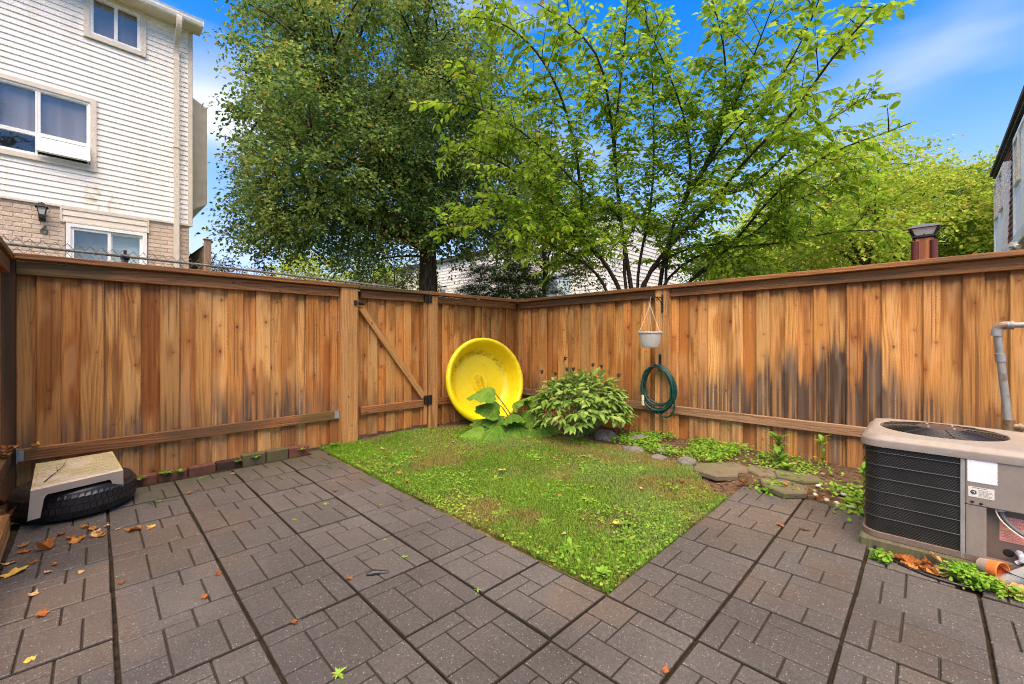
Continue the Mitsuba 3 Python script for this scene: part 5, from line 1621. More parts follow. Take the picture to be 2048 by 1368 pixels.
def tree(name, label, base, height, trunk_r, ells, n_cl, cl_r, per, size, leaf, seed, fork=0.35, group=None, category='tree', min_d=None, keep=None, n_limbs=7, droop=.35, shell=.55, lean=(0, 0), parts=True):
    r = np.random.default_rng(seed)
    t = thing(name, label, category, group)
    base = np.asarray(base, float)
    cs = pick_centers(r, ells, n_cl, min_d or cl_r * 0.75, shell)
    if keep is not None:
        cs = cs[keep(cs)]
    cc = np.mean([e[0] for e in ells], 0)
    ztop = max(e[0][2] + e[1][2] for e in ells)
    zf = base[2] + height * fork
    top = np.array([base[0] + lean[0], base[1] + lean[1], base[2] + height * 0.92])
    forkp = base + (top - base) * (zf - base[2]) / (top[2] - base[2])
    n = 9
    tt = np.linspace(0, 1, n)
    trunk = base[None] * (1 - tt[:, None]) + top[None] * tt[:, None] + np.column_stack([np.cumsum(r.normal(0, .05, n)) * .5, np.cumsum(r.normal(0, .05, n)) * .5, np.zeros(n)]) * trunk_r * 2
    tr = trunk_r * np.maximum(1 - 0.95 * tt, .06)
    tr[0] *= 1.35
    add('trunk', tube(trunk, tr, 14), 'bark', t, smooth=True)
    # limbs reach towards sectors of the crown; twigs tie each clump to the nearest limb
    limbs = []
    far = cs[r.permutation(len(cs))][:n_limbs * 3]
    sel = []
    for c in far:
        if len(sel) < n_limbs and all(np.linalg.norm(c[:2] - s_[:2]) > cl_r * 1.3 for s_ in sel):
            sel.append(c)
    for c in sel:
        z0 = np.clip(r.uniform(zf, zf + 0.5 * (c[2] - zf)) if c[2] > zf else zf, zf, top[2] * .9)
        s0 = base + (top - base) * (z0 - base[2]) / (top[2] - base[2])
        pth = branch_path(r, s0, c, .10, 9)
        r0 = trunk_r * 0.45 * (1 - .5 * (z0 - zf) / max(top[2] - zf, .1))
        add('limb', tube(pth, np.linspace(r0, r0 * .18, 9), 8), 'bark', t, smooth=True)
        limbs.append(pth)
    nodes = np.vstack(limbs + [trunk[int(n * fork):]])
    tw = []
    for c in cs:
        dd = np.linalg.norm(nodes - c, axis=1) + 1.2 * np.maximum(nodes[:, 2] - c[2], 0)
        s0 = nodes[dd.argmin()]
        L = np.linalg.norm(c - s0)
        if L < .15:
            continue
        r0 = min(.045, .012 + .014 * L) * (trunk_r / .25) ** .5
        tw.append(tube(branch_path(r, s0, c, .12, 5), np.linspace(r0, r0 * .3, 5), 5, caps=False))
    if tw:
        add('branch', cat(tw), 'bark', t, kind='stuff', smooth=True)
    P, D, N, S = sprays(r, cs, cl_r * r.uniform(.7, 1.2, len(cs)), (per * r.uniform(.7, 1.3, len(cs))).astype(int), size, droop=droop, crown_c=cc)
    add('crown', leaf_quads(P, D, N, S, r.uniform(size=len(P))), leaf, t, kind='stuff')
    return t


# ------------------------------------------------------------------ the trees behind the fences
def clear_of_house(cs):
    return cs[:, 0] > 0.192 * cs[:, 1] + 0.42


bt = np.array([6.37, 9.22, 1.20])
tree('shade_tree', 'tall dense dark green shade tree with a thick trunk behind the gate', bt, 9.8, 0.27,
     [((5.3, 10.2, 7.1), (3.4, 3.1, 3.1), 4), ((4.3, 9.6, 5.2), (2.3, 2.2, 1.7), 1.8), ((7.0, 9.0, 6.6), (2.0, 2.0, 2.6), 1.3), ((3.6, 10.0, 4.1), (1.4, 1.4, .8), .6), ((6.6, 8.6, 4.4), (1.8, 1.6, 1.2), .8), ((4.2, 10.5, 4.0), (2.1, 1.9, 1.0), 1.3), ((3.2, 12.3, 4.9), (1.2, 1.7, 1.4), 1.0), ((7.7, 7.9, 4.9), (1.9, 1.8, 1.7), 1.5)],
     520, 0.60, 300, 0.096, 'leaf_shade_tree', 11, fork=.20, keep=clear_of_house, min_d=.51, n_limbs=14, droop=.42, shell=.50)


def clear_of_mansard(cs):
    return cs[:, 1] > -0.045 * cs[:, 0]


tree('young_tree', 'young bright green tree with a thin dark trunk right of the cherry tree', (12.1, 0.95, 1.25), 4.9, 0.10,
     [((11.8, 1.35, 4.2), (1.6, 1.6, 1.25), 3), ((10.9, 1.7, 3.5), (1.5, 1.5, .8), 1)], 105, .55, 190, .090, 'leaf_bright', 17, fork=.25, min_d=.40, n_limbs=7, keep=clear_of_mansard)
tree('maple_tree', 'yellow-green maple tree beyond the lamp post, against the sky', (24.2, -0.2, 1.3), 7.2, .22,
     [((24.0, 0.3, 5.6), (3.2, 3.4, 2.4), 3), ((24.2, -1.6, 4.9), (2.2, 1.8, 1.9), 1.2), ((22.5, 1.8, 4.0), (2.2, 2.2, 1.5), .8)], 210, .9, 270, .16, 'leaf_bright', 19, fork=.2, min_d=.6, n_limbs=9)
tree('maple_tree', 'second yellow-green tree to the left of the maple, seen through the cherry branches', (19.5, 5.2, 1.3), 5.0, .16,
     [((19.3, 4.6, 4.1), (2.4, 2.6, 1.7), 2)], 90, .8, 220, .15, 'leaf_bright', 23, fork=.25, min_d=.55)
tree('far_tree', 'pale green tree far off, low over the gate fence left of the shade tree', (10.4, 26.6, 1.3), 5.6, .2,
     [((10.4, 26.6, 4.6), (2.6, 2.6, 1.9), 2), ((12.6, 24.4, 4.2), (2.0, 2.0, 1.6), 1)], 90, .8, 110, .19, 'leaf_bright', 29, fork=.3, min_d=.55)
tree('far_tree', 'olive green tree low over the gate fence beside the thick trunk', (9.2, 15.8, 1.3), 3.3, .10,
     [((9.0, 15.6, 3.5), (1.9, 1.7, .95), 2)], 60, .55, 110, .10, 'leaf_dull', 31, fork=.3, min_d=.4)
tree('side_tree', 'darker tree hanging in front of the pale sided house, right of the thick trunk', (9.9, 8.3, 1.2), 5.0, .09,
     [((9.8, 8.2, 4.5), (1.6, 1.7, 1.3), 2), ((10.4, 7.4, 3.7), (1.2, 1.1, .9), 1)], 85, .55, 130, .085, 'leaf_dull', 37, fork=.3, min_d=.38)
tree('olive_shrub', 'brownish olive shrub low over the right-hand fence under the cherry branches', (15.5, 4.0, 1.3), 2.9, .06,
     [((15.3, 4.0, 3.3), (2.0, 2.2, 1.0), 1)], 70, .6, 200, .09, 'leaf_dull', 41, fork=.2, min_d=.4, category='shrub')
tree('neighbour_tree', 'tree in the next yard that shows as a reflection in the sided house windows', (-3.3, 2.2, -.05), 7.6, .14,
     [((-2.9, 2.6, 6.6), (1.5, 1.9, 1.5), 2), ((-3.6, 3.8, 5.6), (1.3, 1.3, 1.2), 1)], 70, .6, 130, .11, 'leaf_dull', 53, fork=.35, min_d=.45)
# feathery dark bush in front of the sided house: fine needles
r = np.random.default_rng(43)
cb = thing('feathery_bush', 'feathery dark green bush in front of the pale sided house', 'bush')
BC = np.array([9.15, 9.15, 1.25])
cs = pick_centers(r, [((9.15, 9.15, 2.75), (1.35, 1.35, .70), 2), ((9.5, 8.7, 2.5), (1.0, 1.0, .6), 1)], 110, .24, .5)
P, D, N, S = [], [], [], []
for c in cs:
    nt = 26
    d0 = unit(r.normal(size=(nt, 3)) * [1, 1, .5] + [0, 0, .15] + .5 * unit(c - np.array([9.2, 9.1, 2.3])))
    for q in range(nt):
        k = 12
        tq = np.linspace(0, 1, k)
        pts = c + d0[q] * (tq * .40)[:, None] - np.array([0, 0, .22]) * (tq ** 2)[:, None]
        P.append(pts); D.append(d0[q] + r.normal(size=(k, 3)) * .55 - [0, 0, .3]); N.append(r.normal(size=(k, 3)) + [0, 0, .5]); S.append(np.full(k, .085))
P, D, N, S = np.vstack(P), np.vstack(D), np.vstack(N), np.concatenate(S)
add('foliage', leaf_quads(P, D, N, S, r.uniform(size=len(P)), width=.16, fold=.1), 'leaf_dull', cb, kind='stuff')
for k in range(7):
    e = cs[r.integers(len(cs))]
    add('stem', tube(branch_path(r, BC, e, .14, 7), np.linspace(.03, .008, 7), 6), 'bark', cb, smooth=True)
# thin vines and a shrub by the weathered fence post
tree('viny_shrub', 'thin dark shrub with trailing shoots beside the weathered fence post', (2.75, 11.6, 1.3), 1.6, .03,
     [((2.75, 11.5, 2.75), (.75, .7, .42), 2), ((2.1, 12.1, 2.9), (.5, .5, .4), 1)], 34, .24, 60, .055, 'leaf_dull', 47, fork=.2, min_d=.18, category='shrub', n_limbs=5)

# ------------------------------------------------------------------ the cherry tree that leans over the right-hand fence
LIMBS = [
    [(5.88, 3.43, 1.98), (5.53, 3.50, 2.37), (5.07, 3.54, 2.67), (4.36, 3.55, 3.01), (3.59, 3.62, 3.27), (3.00, 3.65, 3.33), (2.72, 3.65, 3.34)],
    [(6.04, 3.41, 2.11), (5.63, 3.26, 2.96), (4.94, 3.24, 3.08), (4.40, 3.22, 3.20), (3.67, 3.25, 3.47), (3.00, 3.37, 3.61), (2.47, 3.49, 3.53)],
    [(6.08, 3.36, 2.20), (5.72, 3.30, 2.98), (5.30, 3.16, 3.85), (4.80, 2.96, 4.34), (4.36, 2.84, 4.59), (3.76, 2.88, 4.71), (3.33, 2.88, 4.65)],
    [(5.07, 3.54, 2.67), (4.69, 3.35, 3.51), (3.99, 3.21, 4.30), (3.49, 3.15, 4.45), (2.97, 3.11, 4.39), (2.57, 3.09, 4.21)],
    [(6.36, 3.36, 2.13), (6.22, 3.08, 3.20), (5.78, 2.81, 4.47), (5.38, 2.65, 4.99), (4.95, 2.52, 5.35), (4.64, 2.41, 5.52)],
    [(6.62, 3.10, 2.08), (6.50, 2.79, 3.04), (6.44, 2.57, 3.47), (6.24, 2.49, 4.04), (5.85, 2.45, 4.43), (5.30, 2.45, 4.79), (4.86, 2.47, 5.08)],
    [(6.50, 2.79, 3.04), (6.29, 2.29, 3.59), (5.96, 1.63, 4.01), (5.64, 1.24, 4.13), (5.33, 0.98, 4.26), (4.98, 0.77, 4.36), (4.80, 0.67, 4.48)],
    [(6.35, 3.23, 2.07), (6.33, 2.82, 2.58), (6.13, 2.03, 3.17), (5.74, 1.57, 3.40), (5.37, 1.08, 3.57), (4.76, 0.70, 3.61), (4.28, 0.34, 3.67), (4.00, 0.20, 3.55)],
    [(6.74, 2.69, 2.06), (6.68, 2.18, 2.43), (6.29, 1.57, 2.88), (5.83, 1.04, 3.10), (5.49, 0.68, 3.13), (5.22, 0.38, 3.08), (4.94, 0.10, 3.02)],
    [(6.32, 3.26, 2.04), (6.50, 2.65, 2.54), (6.39, 1.75, 2.57), (6.11, 1.32, 2.78), (5.90, 0.69, 2.89), (5.81, 0.35, 2.88)],
    [(6.58, 3.00, 2.07), (6.71, 2.28, 2.52), (6.63, 1.66, 2.48), (6.42, 1.16, 2.45), (6.23, 0.64, 2.43), (6.09, 0.20, 2.29)],
    [(6.44, 2.57, 3.47), (6.34, 2.09, 4.20), (5.97, 1.90, 4.72), (5.50, 1.81, 4.96), (5.21, 1.83, 5.29)],
    [(6.13, 2.03, 3.17), (6.38, 1.48, 3.41), (6.35, 0.94, 3.80), (6.36, 0.65, 3.91), (6.31, 0.55, 4.00)],
    [(5.53, 3.50, 2.37), (4.87, 3.61, 2.68), (4.07, 3.56, 2.76), (3.48, 3.59, 2.82), (3.35, 3.58, 2.93)],
    [(5.54, 3.63, 2.19), (4.77, 3.71, 2.44), (3.86, 3.63, 2.57), (3.18, 3.61, 2.50), (3.02, 3.64, 2.39)],
    [(5.30, 3.16, 3.85), (5.09, 2.95, 4.52), (4.87, 2.75, 4.98), (4.62, 2.57, 5.37)],
    [(6.29, 2.29, 3.59), (6.00, 1.73, 4.40), (5.62, 1.41, 4.70), (5.39, 1.20, 4.93)],
    [(6.74, 2.69, 2.06), (7.30, 1.90, 2.55), (7.80, 1.10, 3.10), (8.00, 0.50, 3.45)],
    [(6.62, 3.10, 2.08), (7.10, 2.90, 3.30), (7.30, 2.50, 4.30), (7.20, 2.20, 5.00)],
]
r = np.random.default_rng(101)
ch = thing('cherry_tree', 'leafy bright green cherry tree with many dark stems leaning over the right-hand fence', 'tree')
root = np.array([6.42, 3.15, -0.10])
for k, pts in enumerate(LIMBS):
    p = np.array(pts)
    free = k in (3, 11, 12, 13, 15, 16)
    r0 = .026 if free else (.052 if k in (0, 2, 5, 7) else .036)
    q = p if free else np.vstack([root + r.normal(0, .05, 3) * [1, 1, 0], [(root + p[0]) / 2 + r.normal(0, .05, 3)], p])
    s = smooth_path(q, 26)
    add('stem', tube(s, np.linspace(r0, .0045, 26) if not free else np.linspace(r0, .004, 26), 8), 'twig', ch, smooth=True)
CP, CD, CN, CS = [], [], [], []
twigs = []


def leaves_along(path, r, start, spacing, lo, hi):
    d = np.linalg.norm(np.diff(path, axis=0), axis=1)
    c = np.concatenate([[0], np.cumsum(d)])
    sgn = 1
    x = start
    while x < c[-1]:
        p = np.array([np.interp(x, c, path[:, i]) for i in range(3)])
        t = unit(np.array([np.interp(min(x + .03, c[-1]), c, path[:, i]) for i in range(3)]) - np.array([np.interp(max(x - .03, 0), c, path[:, i]) for i in range(3)]))
        side = unit(np.cross(t, [0, 0, 1.0]) + 1e-4) * sgn
        dd = t * r.uniform(.25, .75) + side * r.uniform(.6, 1.0) + np.array([0, 0, r.uniform(-.65, .05)]) + r.normal(0, .18, 3)
        nn = np.array([0, 0, 1.0]) + r.normal(0, .38, 3) + side * .2
        CP.append(p + unit(dd) * .012); CD.append(dd); CN.append(nn); CS.append(r.uniform(lo, hi))
        sgn = -sgn
        x += spacing * r.uniform(.7, 1.35)
    CP.append(path[-1]); CD.append(t + np.array([0, 0, -.4])); CN.append(np.array([0, 0, 1.0]) + r.normal(0, .3, 3)); CS.append(r.uniform(lo, hi))


for k, pts in enumerate(LIMBS):
    s = smooth_path(np.array(pts), 60)
    c = np.concatenate([[0], np.cumsum(np.linalg.norm(np.diff(s, axis=0), axis=1))])
    leaves_along(s, r, c[-1] * .25, .030, .075, .115)
    x = c[-1] * .10
    while x < c[-1] * .97:
        f_ = x / c[-1]
        p = np.array([np.interp(x, c, s[:, i]) for i in range(3)])
        t = unit(np.array([np.interp(min(x + .05, c[-1]), c, s[:, i]) for i in range(3)]) - p + 1e-6)
        o = unit(r.normal(size=3) * [1, 1, .7])
        o = unit(o - t * (o @ t))
        dirv = unit(t * r.uniform(.5, 1.0) + o * .85 + np.array([0, 0, .12]))
        L = r.uniform(.35, .95) * (1.15 - .65 * f_)
        n = 7
        tq = np.linspace(0, 1, n)[:, None]
        q = p + dirv * L * tq + o * (.10 * L * tq ** 2) - np.array([0, 0, .16]) * L * tq ** 2
        if (q[:, 0] < 2.2).any() or ((q[:, 1] < 0.12) & (q[:, 0] < 5.6)).any():
            x += .16
            continue
        twigs.append(tube(q, np.linspace(.0062, .0020, n), 4, caps=False))
        leaves_along(q, r, L * .08, .031, .070, .112)
        if L > .38:
            for _ in range(3):
                i0 = r.integers(2, 5)
                o2 = unit(r.normal(size=3))
                q2 = q[i0] + unit(dirv + o2 * .9) * (L * .5) * np.linspace(0, 1, 5)[:, None]
                twigs.append(tube(q2, np.linspace(.0036, .0016, 5), 4, caps=False))
                leaves_along(q2, r, .03, .032, .065, .105)
        x += r.uniform(.075, .14) * (1.25 if k in (8, 9, 10, 12, 17) else 1.0)
add('twig', cat(twigs), 'twig', ch, kind='stuff', smooth=True)


def leaf_shape(kind):
    """One leaf of unit length along +y, face +z: (vertices, triangles, uv) with a folded midrib and a drooping tip."""
    ys = np.array([0.0, .12, .30, .52, .74, .90, 1.0])
    ws = {'cherry': [0, .14, .215, .225, .165, .08, 0], 'peony': [0, .09, .165, .185, .135, .065, 0]}[kind]
    v, uv = [], []
    for y, w in zip(ys, ws):
        z = 0.06 * math.sin(y * np.pi) - .16 * y ** 2
        v += [(-w, y, z + w * .28), (0, y, z), (w, y, z + w * .28)]
        uv += [(0.1, y), (.1, y), (.1, y)]
    f = []
    for i in range(len(ys) - 1):
        a, b = 3 * i, 3 * i + 3
        for s_ in (0, 1):
            f += [[a + s_, a + s_ + 1, b + s_ + 1], [a + s_, b + s_ + 1, b + s_]]
    v, f = np.array(v), np.array(f)
    area = np.linalg.norm(np.cross(v[f[:, 1]] - v[f[:, 0]], v[f[:, 2]] - v[f[:, 0]]), axis=1)
    return v, f[area > 1e-9], np.array(uv)


def leaf_frames(D, N, S):
    D = unit(D)
    X = unit(np.cross(D, N))
    Z = np.cross(X, D)
    return np.stack([X, D, Z], 2) * np.asarray(S)[:, None, None]


def place_leaves(thing_key, shape, P, D, N, S, bsdf, r, nparts, rest_name, part_name='leaf'):
    """The leaves that show largest become parts, all others one mesh."""
    P, S = np.array(P), np.array(S)
    M = leaf_frames(np.array(D), np.array(N), S)
    vis, d = in_view(P)
    score = np.where(vis, S / np.maximum(d, .1), 0)
    order = np.argsort(-score)
    v, f, uv = shape
    rnd = r.uniform(size=len(P))
    big = order[:nparts]
    protos = []
    for k in range(6):
        u2 = uv.copy()
        u2[:, 0] = (k + .5) / 6.3
        protos.append(ply((v, f), bsdf, smooth=True, uv=u2))
    for i in big:
        add(part_name, protos[int(rnd[i] * 6)], None, thing_key, to_world=mat4(M[i], P[i]))
    rest = order[nparts:]
    if len(rest):
        V = np.einsum('kij,nj->kni', M[rest], v) + P[rest][:, None]
        F = f[None] + (np.arange(len(rest)) * len(v))[:, None, None]
        U = np.tile(uv, (len(rest), 1))
        U[:, 0] = np.repeat(rnd[rest], len(v))
        add(rest_name, (V.reshape(-1, 3), F.reshape(-1, 3), U), bsdf, thing_key, kind='stuff', smooth=True)


place_leaves(ch, leaf_shape('cherry'), CP, CD, CN, CS, 'leaf_cherry', r, 300, 'foliage')
n_cherry = len(CP)
print('cherry leaves', n_cherry)

# ------------------------------------------------------------------ the peony bush
r = np.random.default_rng(202)
pb = thing('peony_bush', 'bushy light green peony with dark seed heads against the right-hand fence', 'bush')
PCN = np.array([4.28, 3.02, 0.0])
LP, LD, LN, LS = [], [], [], []
stems = []
for k in range(250):
    u = unit(r.normal(size=3))
    u[2] = abs(u[2]) * 1.0 - .12
    rr_ = r.uniform(.62, 1.0) ** .6
    p = PCN + np.array([0, 0, .30]) + u * rr_ * np.array([.58, .58, .52])
    if p[0] > 4.93 or p[2] < .05:
        continue
    out = unit(u * [1, 1, .5] + [0, 0, .35])
    if r.uniform() < .30:
        stems.append(tube(branch_path(r, PCN + r.normal(0, .05, 3) * [1, 1, 0], p, .08, 5), np.linspace(.006, .003, 5), 4, caps=False))
    m = r.integers(4, 7)
    for q in range(m):
        a = (q - (m - 1) / 2) * .62
        side = unit(np.cross(out, [0, 0, 1.0]))
        d = out * math.cos(a) + side * math.sin(a) + np.array([0, 0, -.55 + .25 * r.normal()])
        LP.append(p + unit(d) * .015 + r.normal(0, .012, 3))
        LD.append(d); LN.append(np.array([0, 0, .9]) + out * .5 + r.normal(0, .25, 3)); LS.append(r.uniform(.085, .145))
stm = add('stem', cat(stems), 'stem_green', pb, kind='stuff', smooth=True)
place_leaves(pb, leaf_shape('peony'), LP, LD, LN, LS, 'leaf_peony', r, 300, 'foliage')
for k, (x, y, z) in enumerate([(3.95, 3.35, .78), (4.35, 3.3, .93), (4.36, 3.18, .80), (4.45, 2.95, .86), (4.50, 2.86, .84), (4.60, 2.68, .74), (4.60, 2.58, .52), (4.28, 3.22, .80), (4.20, 3.34, .74)]):
    b = np.array([x, y, z])
    hd = [move(rock(.020, .9, .9, 1.1, 60 + k, 1), b)]
    for j in range(3):
        a = j * 2.1 + k
        hd.append(tube([b, b + [.018 * math.cos(a), .018 * math.sin(a), .020], b + [.030 * math.cos(a), .030 * math.sin(a), .008]], [.009, .008, .003], 5))
    s_ = add('seed_head', cat(hd), 'seed_head', pb, smooth=True)
    add('seed_stalk', tube([b, b - [.02, -.01, .18], b - [.05, -.02, .36]], .0042, 5), 'stem_green', pb)


# ------------------------------------------------------------------ rhubarb-like plant with big crinkled leaves
def big_leaf(r, lobes=11):
    """A broad lobed leaf, about 1 long from stalk to tip: (vertices, triangles, uv)."""
    n = 44
    v, uv = [(0, 0, 0)], [(.2, 0)]
    rings = [.25, .5, .75, 1.0]
    for q in rings:
        for k in range(n):
            a = -np.pi * .86 + 2 * np.pi * .86 * k / (n - 1)
            base = .56 + .12 * math.cos(a) - .10 * math.cos(3 * a) + .10 * max(0, math.cos(a)) ** 3
            tooth = 1 + .055 * math.cos(lobes * a * 1.0) + .035 * math.cos(31 * a)
            rad = base * (tooth if q == 1.0 else 1 + (tooth - 1) * q) * q
            x, y = rad * math.sin(a), .36 + rad * math.cos(a) - .36 * (1 - q)
            z = .05 * q * math.cos(lobes * a) + .02 * r.normal() * q - .34 * q * q * (0.4 + .6 * abs(math.sin(a)))
            v.append((x, y, z)); uv.append((.2, k / (n - 1)))
    f = []
    for k in range(n - 1):
        f.append([0, 1 + k, 2 + k])
    for i in range(len(rings) - 1):
        for k in range(n - 1):
            a, b = 1 + i * n + k, 1 + (i + 1) * n + k
            f += [[a, b, b + 1], [a, b + 1, a + 1]]
    return np.array(v), np.array(f)[:, ::-1], np.array(uv)


r = np.random.default_rng(303)
rh = thing('rhubarb', 'large leafed dark green plant in front of the yellow pool, left of the peony', 'plant')
RB = np.array([3.92, 3.72, 0.0])
shapes = []
for k in range(5):
    v, f, uv = big_leaf(r, 9 + k)
    uv = uv.copy(); uv[:, 0] = (k + .5) / 6
    shapes.append(ply((v, f), 'leaf_rhubarb', smooth=True, uv=uv))
spots = [((3.62, 3.92, .58), (-.62, -.05, -.18), .30), ((3.66, 3.86, .40), (-.72, -.02, -.28), .27), ((3.72, 3.80, .22), (-.75, -.12, -.25), .26), ((3.62, 3.84, .17), (-.6, -.35, -.3), .32), ((3.80, 3.66, .18), (-.4, -.65, -.35), .30),
         ((3.52, 3.90, .10), (-.75, -.18, -.25), .28), ((3.62, 3.74, .10), (-.6, -.5, -.35), .28), ((3.86, 3.58, .16), (-.25, -.8, -.45), .30), ((3.95, 3.62, .28), (.0, -.8, -.3), .26), ((3.76, 3.66, .26), (-.5, -.55, -.1), .22),
         ((3.90, 3.78, .36), (-.1, -.5, .2), .24), ((3.70, 3.98, .16), (-.7, .2, -.2), .26), ((3.88, 3.50, .10), (-.35, -.75, -.4), .24), ((3.44, 3.95, .06), (-.8, -.1, -.2), .22), ((3.74, 3.55, .07), (-.45, -.7, -.3), .24), ((4.02, 3.70, .40), (.3, -.6, .1), .20), ((3.98, 3.52, .16), (.1, -.85, -.3), .30), ((3.84, 3.44, .10), (-.2, -.8, -.4), .28), ((4.05, 3.46, .12), (.3, -.8, -.35), .28), ((3.56, 3.70, .14), (-.8, -.3, -.3), .30), ((3.42, 3.86, .12), (-.9, -.2, -.3), .28)]
for k, (p, d, s_) in enumerate(spots):
    p, d = np.array(p), unit(np.array(d))
    nn = np.array([0, 0, 1.0]) + .45 * d * [1, 1, 0] + r.normal(0, .16, 3) + np.array([-.25, -.30, 0])
    M = leaf_frames(d[None], nn[None], [s_])[0]
    lf = add('leaf', shapes[k % 5], None, rh, to_world=mat4(M, p))
    add('stalk', tube(branch_path(r, RB + r.normal(0, .04, 3) * [1, 1, 0], p + d * s_ * .02, .06, 7), np.linspace(.009, .005, 7), 6), 'stem_red' if k < 3 else 'stem_green', rh, smooth=True)

# ------------------------------------------------------------------ lawn grass, clover and weeds
r = np.random.default_rng(404)


def scatter(r, n, x0, x1, y0, y1, test):
    x, y = r.uniform(x0, x1, n), r.uniform(y0, y1, n)
    k = test(x, y)
    return x[k], y[k]


gx_, gy_ = scatter(r, 200000, 1.70, 4.35, 1.04, 4.72, lambda x, y: in_lawn(x + .030 * meshkit.noise(np.stack([x * 14, y * 14, x * 0], -1), 9), y + .030 * meshkit.noise(np.stack([x * 14, y * 14, x * 0 + 5], -1), 9)))
nd = meshkit.noise(np.stack([gx_ * 2.1 + 5, gy_ * 2.1, gx_ * 0], -1), 3)
ok = r.uniform(size=len(gx_)) < np.clip(.35 + 1.1 * nd, .25, 1)
gx_, gy_, nd = gx_[ok], gy_[ok], nd[ok]
n = len(gx_)
gz = np.maximum(lawn_height(gx_, gy_), np.where((gx_ < lawn_edge(gy_) - .012) | (gy_ < 1.075), .001, -1))
h = r.uniform(.018, .050, n) * (0.65 + .7 * nd)
az = r.uniform(0, 2 * np.pi, n)
lean = r.uniform(.2, 1.2, n) * h
w = r.uniform(.0011, .0022, n)
bx = np.stack([np.cos(az), np.sin(az), np.zeros(n)], -1)
sx = np.stack([-np.sin(az), np.cos(az), np.zeros(n)], -1)
B = np.stack([gx_, gy_, gz - .004], -1)
M1 = B + bx * (lean * .35)[:, None] + np.array([0, 0, 1.0]) * (h * .62)[:, None]
TP = B + bx * lean[:, None] + np.array([0, 0, 1.0]) * h[:, None]
V = np.stack([B - sx * w[:, None], B + sx * w[:, None], M1 - sx * (w * .8)[:, None], M1 + sx * (w * .8)[:, None], TP], 1).reshape(-1, 3)
k = np.arange(n)[:, None] * 5
F = np.concatenate([k + [0, 1, 3], k + [0, 3, 2], k + [2, 3, 4]], 1).reshape(-1, 3)
U = np.column_stack([np.repeat(r.uniform(size=n), 5), np.tile([0, 0, .6, .6, 1], n)])
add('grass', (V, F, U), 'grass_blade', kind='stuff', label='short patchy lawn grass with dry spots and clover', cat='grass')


def round_leaves(r, X, Y, Z, size, tilt=.45):
    """Small rounded leaflets, five-sided."""
    n = len(X)
    c = np.stack([X, Y, Z], -1)
    nn = unit(np.array([0, 0, 1.0]) + r.normal(0, tilt, (n, 3)))
    a = unit(np.cross(nn, r.normal(size=(n, 3))))
    b = np.cross(nn, a)
    an = np.arange(6) * 2 * np.pi / 6
    ringv = c[:, None] + size[:, None, None] * (np.cos(an)[None, :, None] * a[:, None] + .85 * np.sin(an)[None, :, None] * b[:, None]) + nn[:, None] * size[:, None, None] * .18
    V = np.concatenate([c[:, None], ringv], 1).reshape(-1, 3)
    k = np.arange(n)[:, None] * 7
    F = np.concatenate([k + [0, 1 + j, 1 + (j + 1) % 6] for j in range(6)], 1).reshape(-1, 3)
    U = np.column_stack([np.repeat(r.uniform(size=n), 7), np.tile([0, 1, 1, 1, 1, 1, 1], n)])
    return V, F, U


def patch_noise(x, y, s, seed):
    return meshkit.fbm(np.stack([x * s, y * s, x * 0], -1), 3, seed)


x, y = scatter(r, 44000, 1.70, 4.35, 1.04, 4.72, lambda x, y: in_lawn(x + .035 * meshkit.noise(np.stack([x * 9, y * 9, x * 0], -1), 19), y + .035 * meshkit.noise(np.stack([x * 9, y * 9, x * 0 + 5], -1), 19)))
edge = np.exp(-np.minimum(np.abs(x - lawn_edge(y)), np.abs(y - 1.08)) / .10)
ok = r.uniform(size=len(x)) < np.clip((patch_noise(x, y, 2.4, 8) - .46) * 3.0, 0, .75) + .55 * edge
x, y = x[ok], y[ok]
add('clover', round_leaves(r, x, y, np.maximum(lawn_height(x, y), np.where((x < lawn_edge(y) - .012) | (y < 1.075), -.004, -1)) + r.uniform(.010, .032, len(x)), r.uniform(.005, .011, len(x))), 'leaf_clover', kind='stuff', label='clover and creeping weeds mixed into the lawn', cat='clover')


def bed_cover(x, y):
    return (x > bed_edge(y) - .10) & (x < 4.93) & (y > 1.42) & (y < 2.55)


x, y = scatter(r, 26000, 3.4, 4.95, .2, 2.7, lambda x, y: (x > bed_edge(y) - .08) & (x < 4.94))
dens = np.clip((patch_noise(x, y, 2.0, 21) - .36) * 4.0, 0, 1) * sstep(1.15, 1.6, y) * sstep(3.95, 4.30, x) * (1 - .0 * y) * sstep(2.75, 2.2, y)
dens = np.maximum(dens, .9 * np.exp(-((x - 3.80) ** 2 + (y - .86) ** 2) / .010) + .8 * np.exp(-((x - 4.1) ** 2 + (y - .36) ** 2) / .022) + .6 * np.exp(-((x - 3.75) ** 2 + (y - .35) ** 2) / .010) + .6 * np.exp(-((x - 4.55) ** 2 + (y - .95) ** 2) / .05))
ok = r.uniform(size=len(x)) < dens
x, y = x[ok], y[ok]
add('ground_cover', round_leaves(r, x, y, bed_height(x, y) + r.uniform(.012, .075, len(x)) * (.4 + .9 * patch_noise(x, y, 5, 3)), r.uniform(.008, .016, len(x))), 'leaf_clover', kind='stuff', label='creeping green ground cover along the foot of the right-hand fence', cat='ground cover')

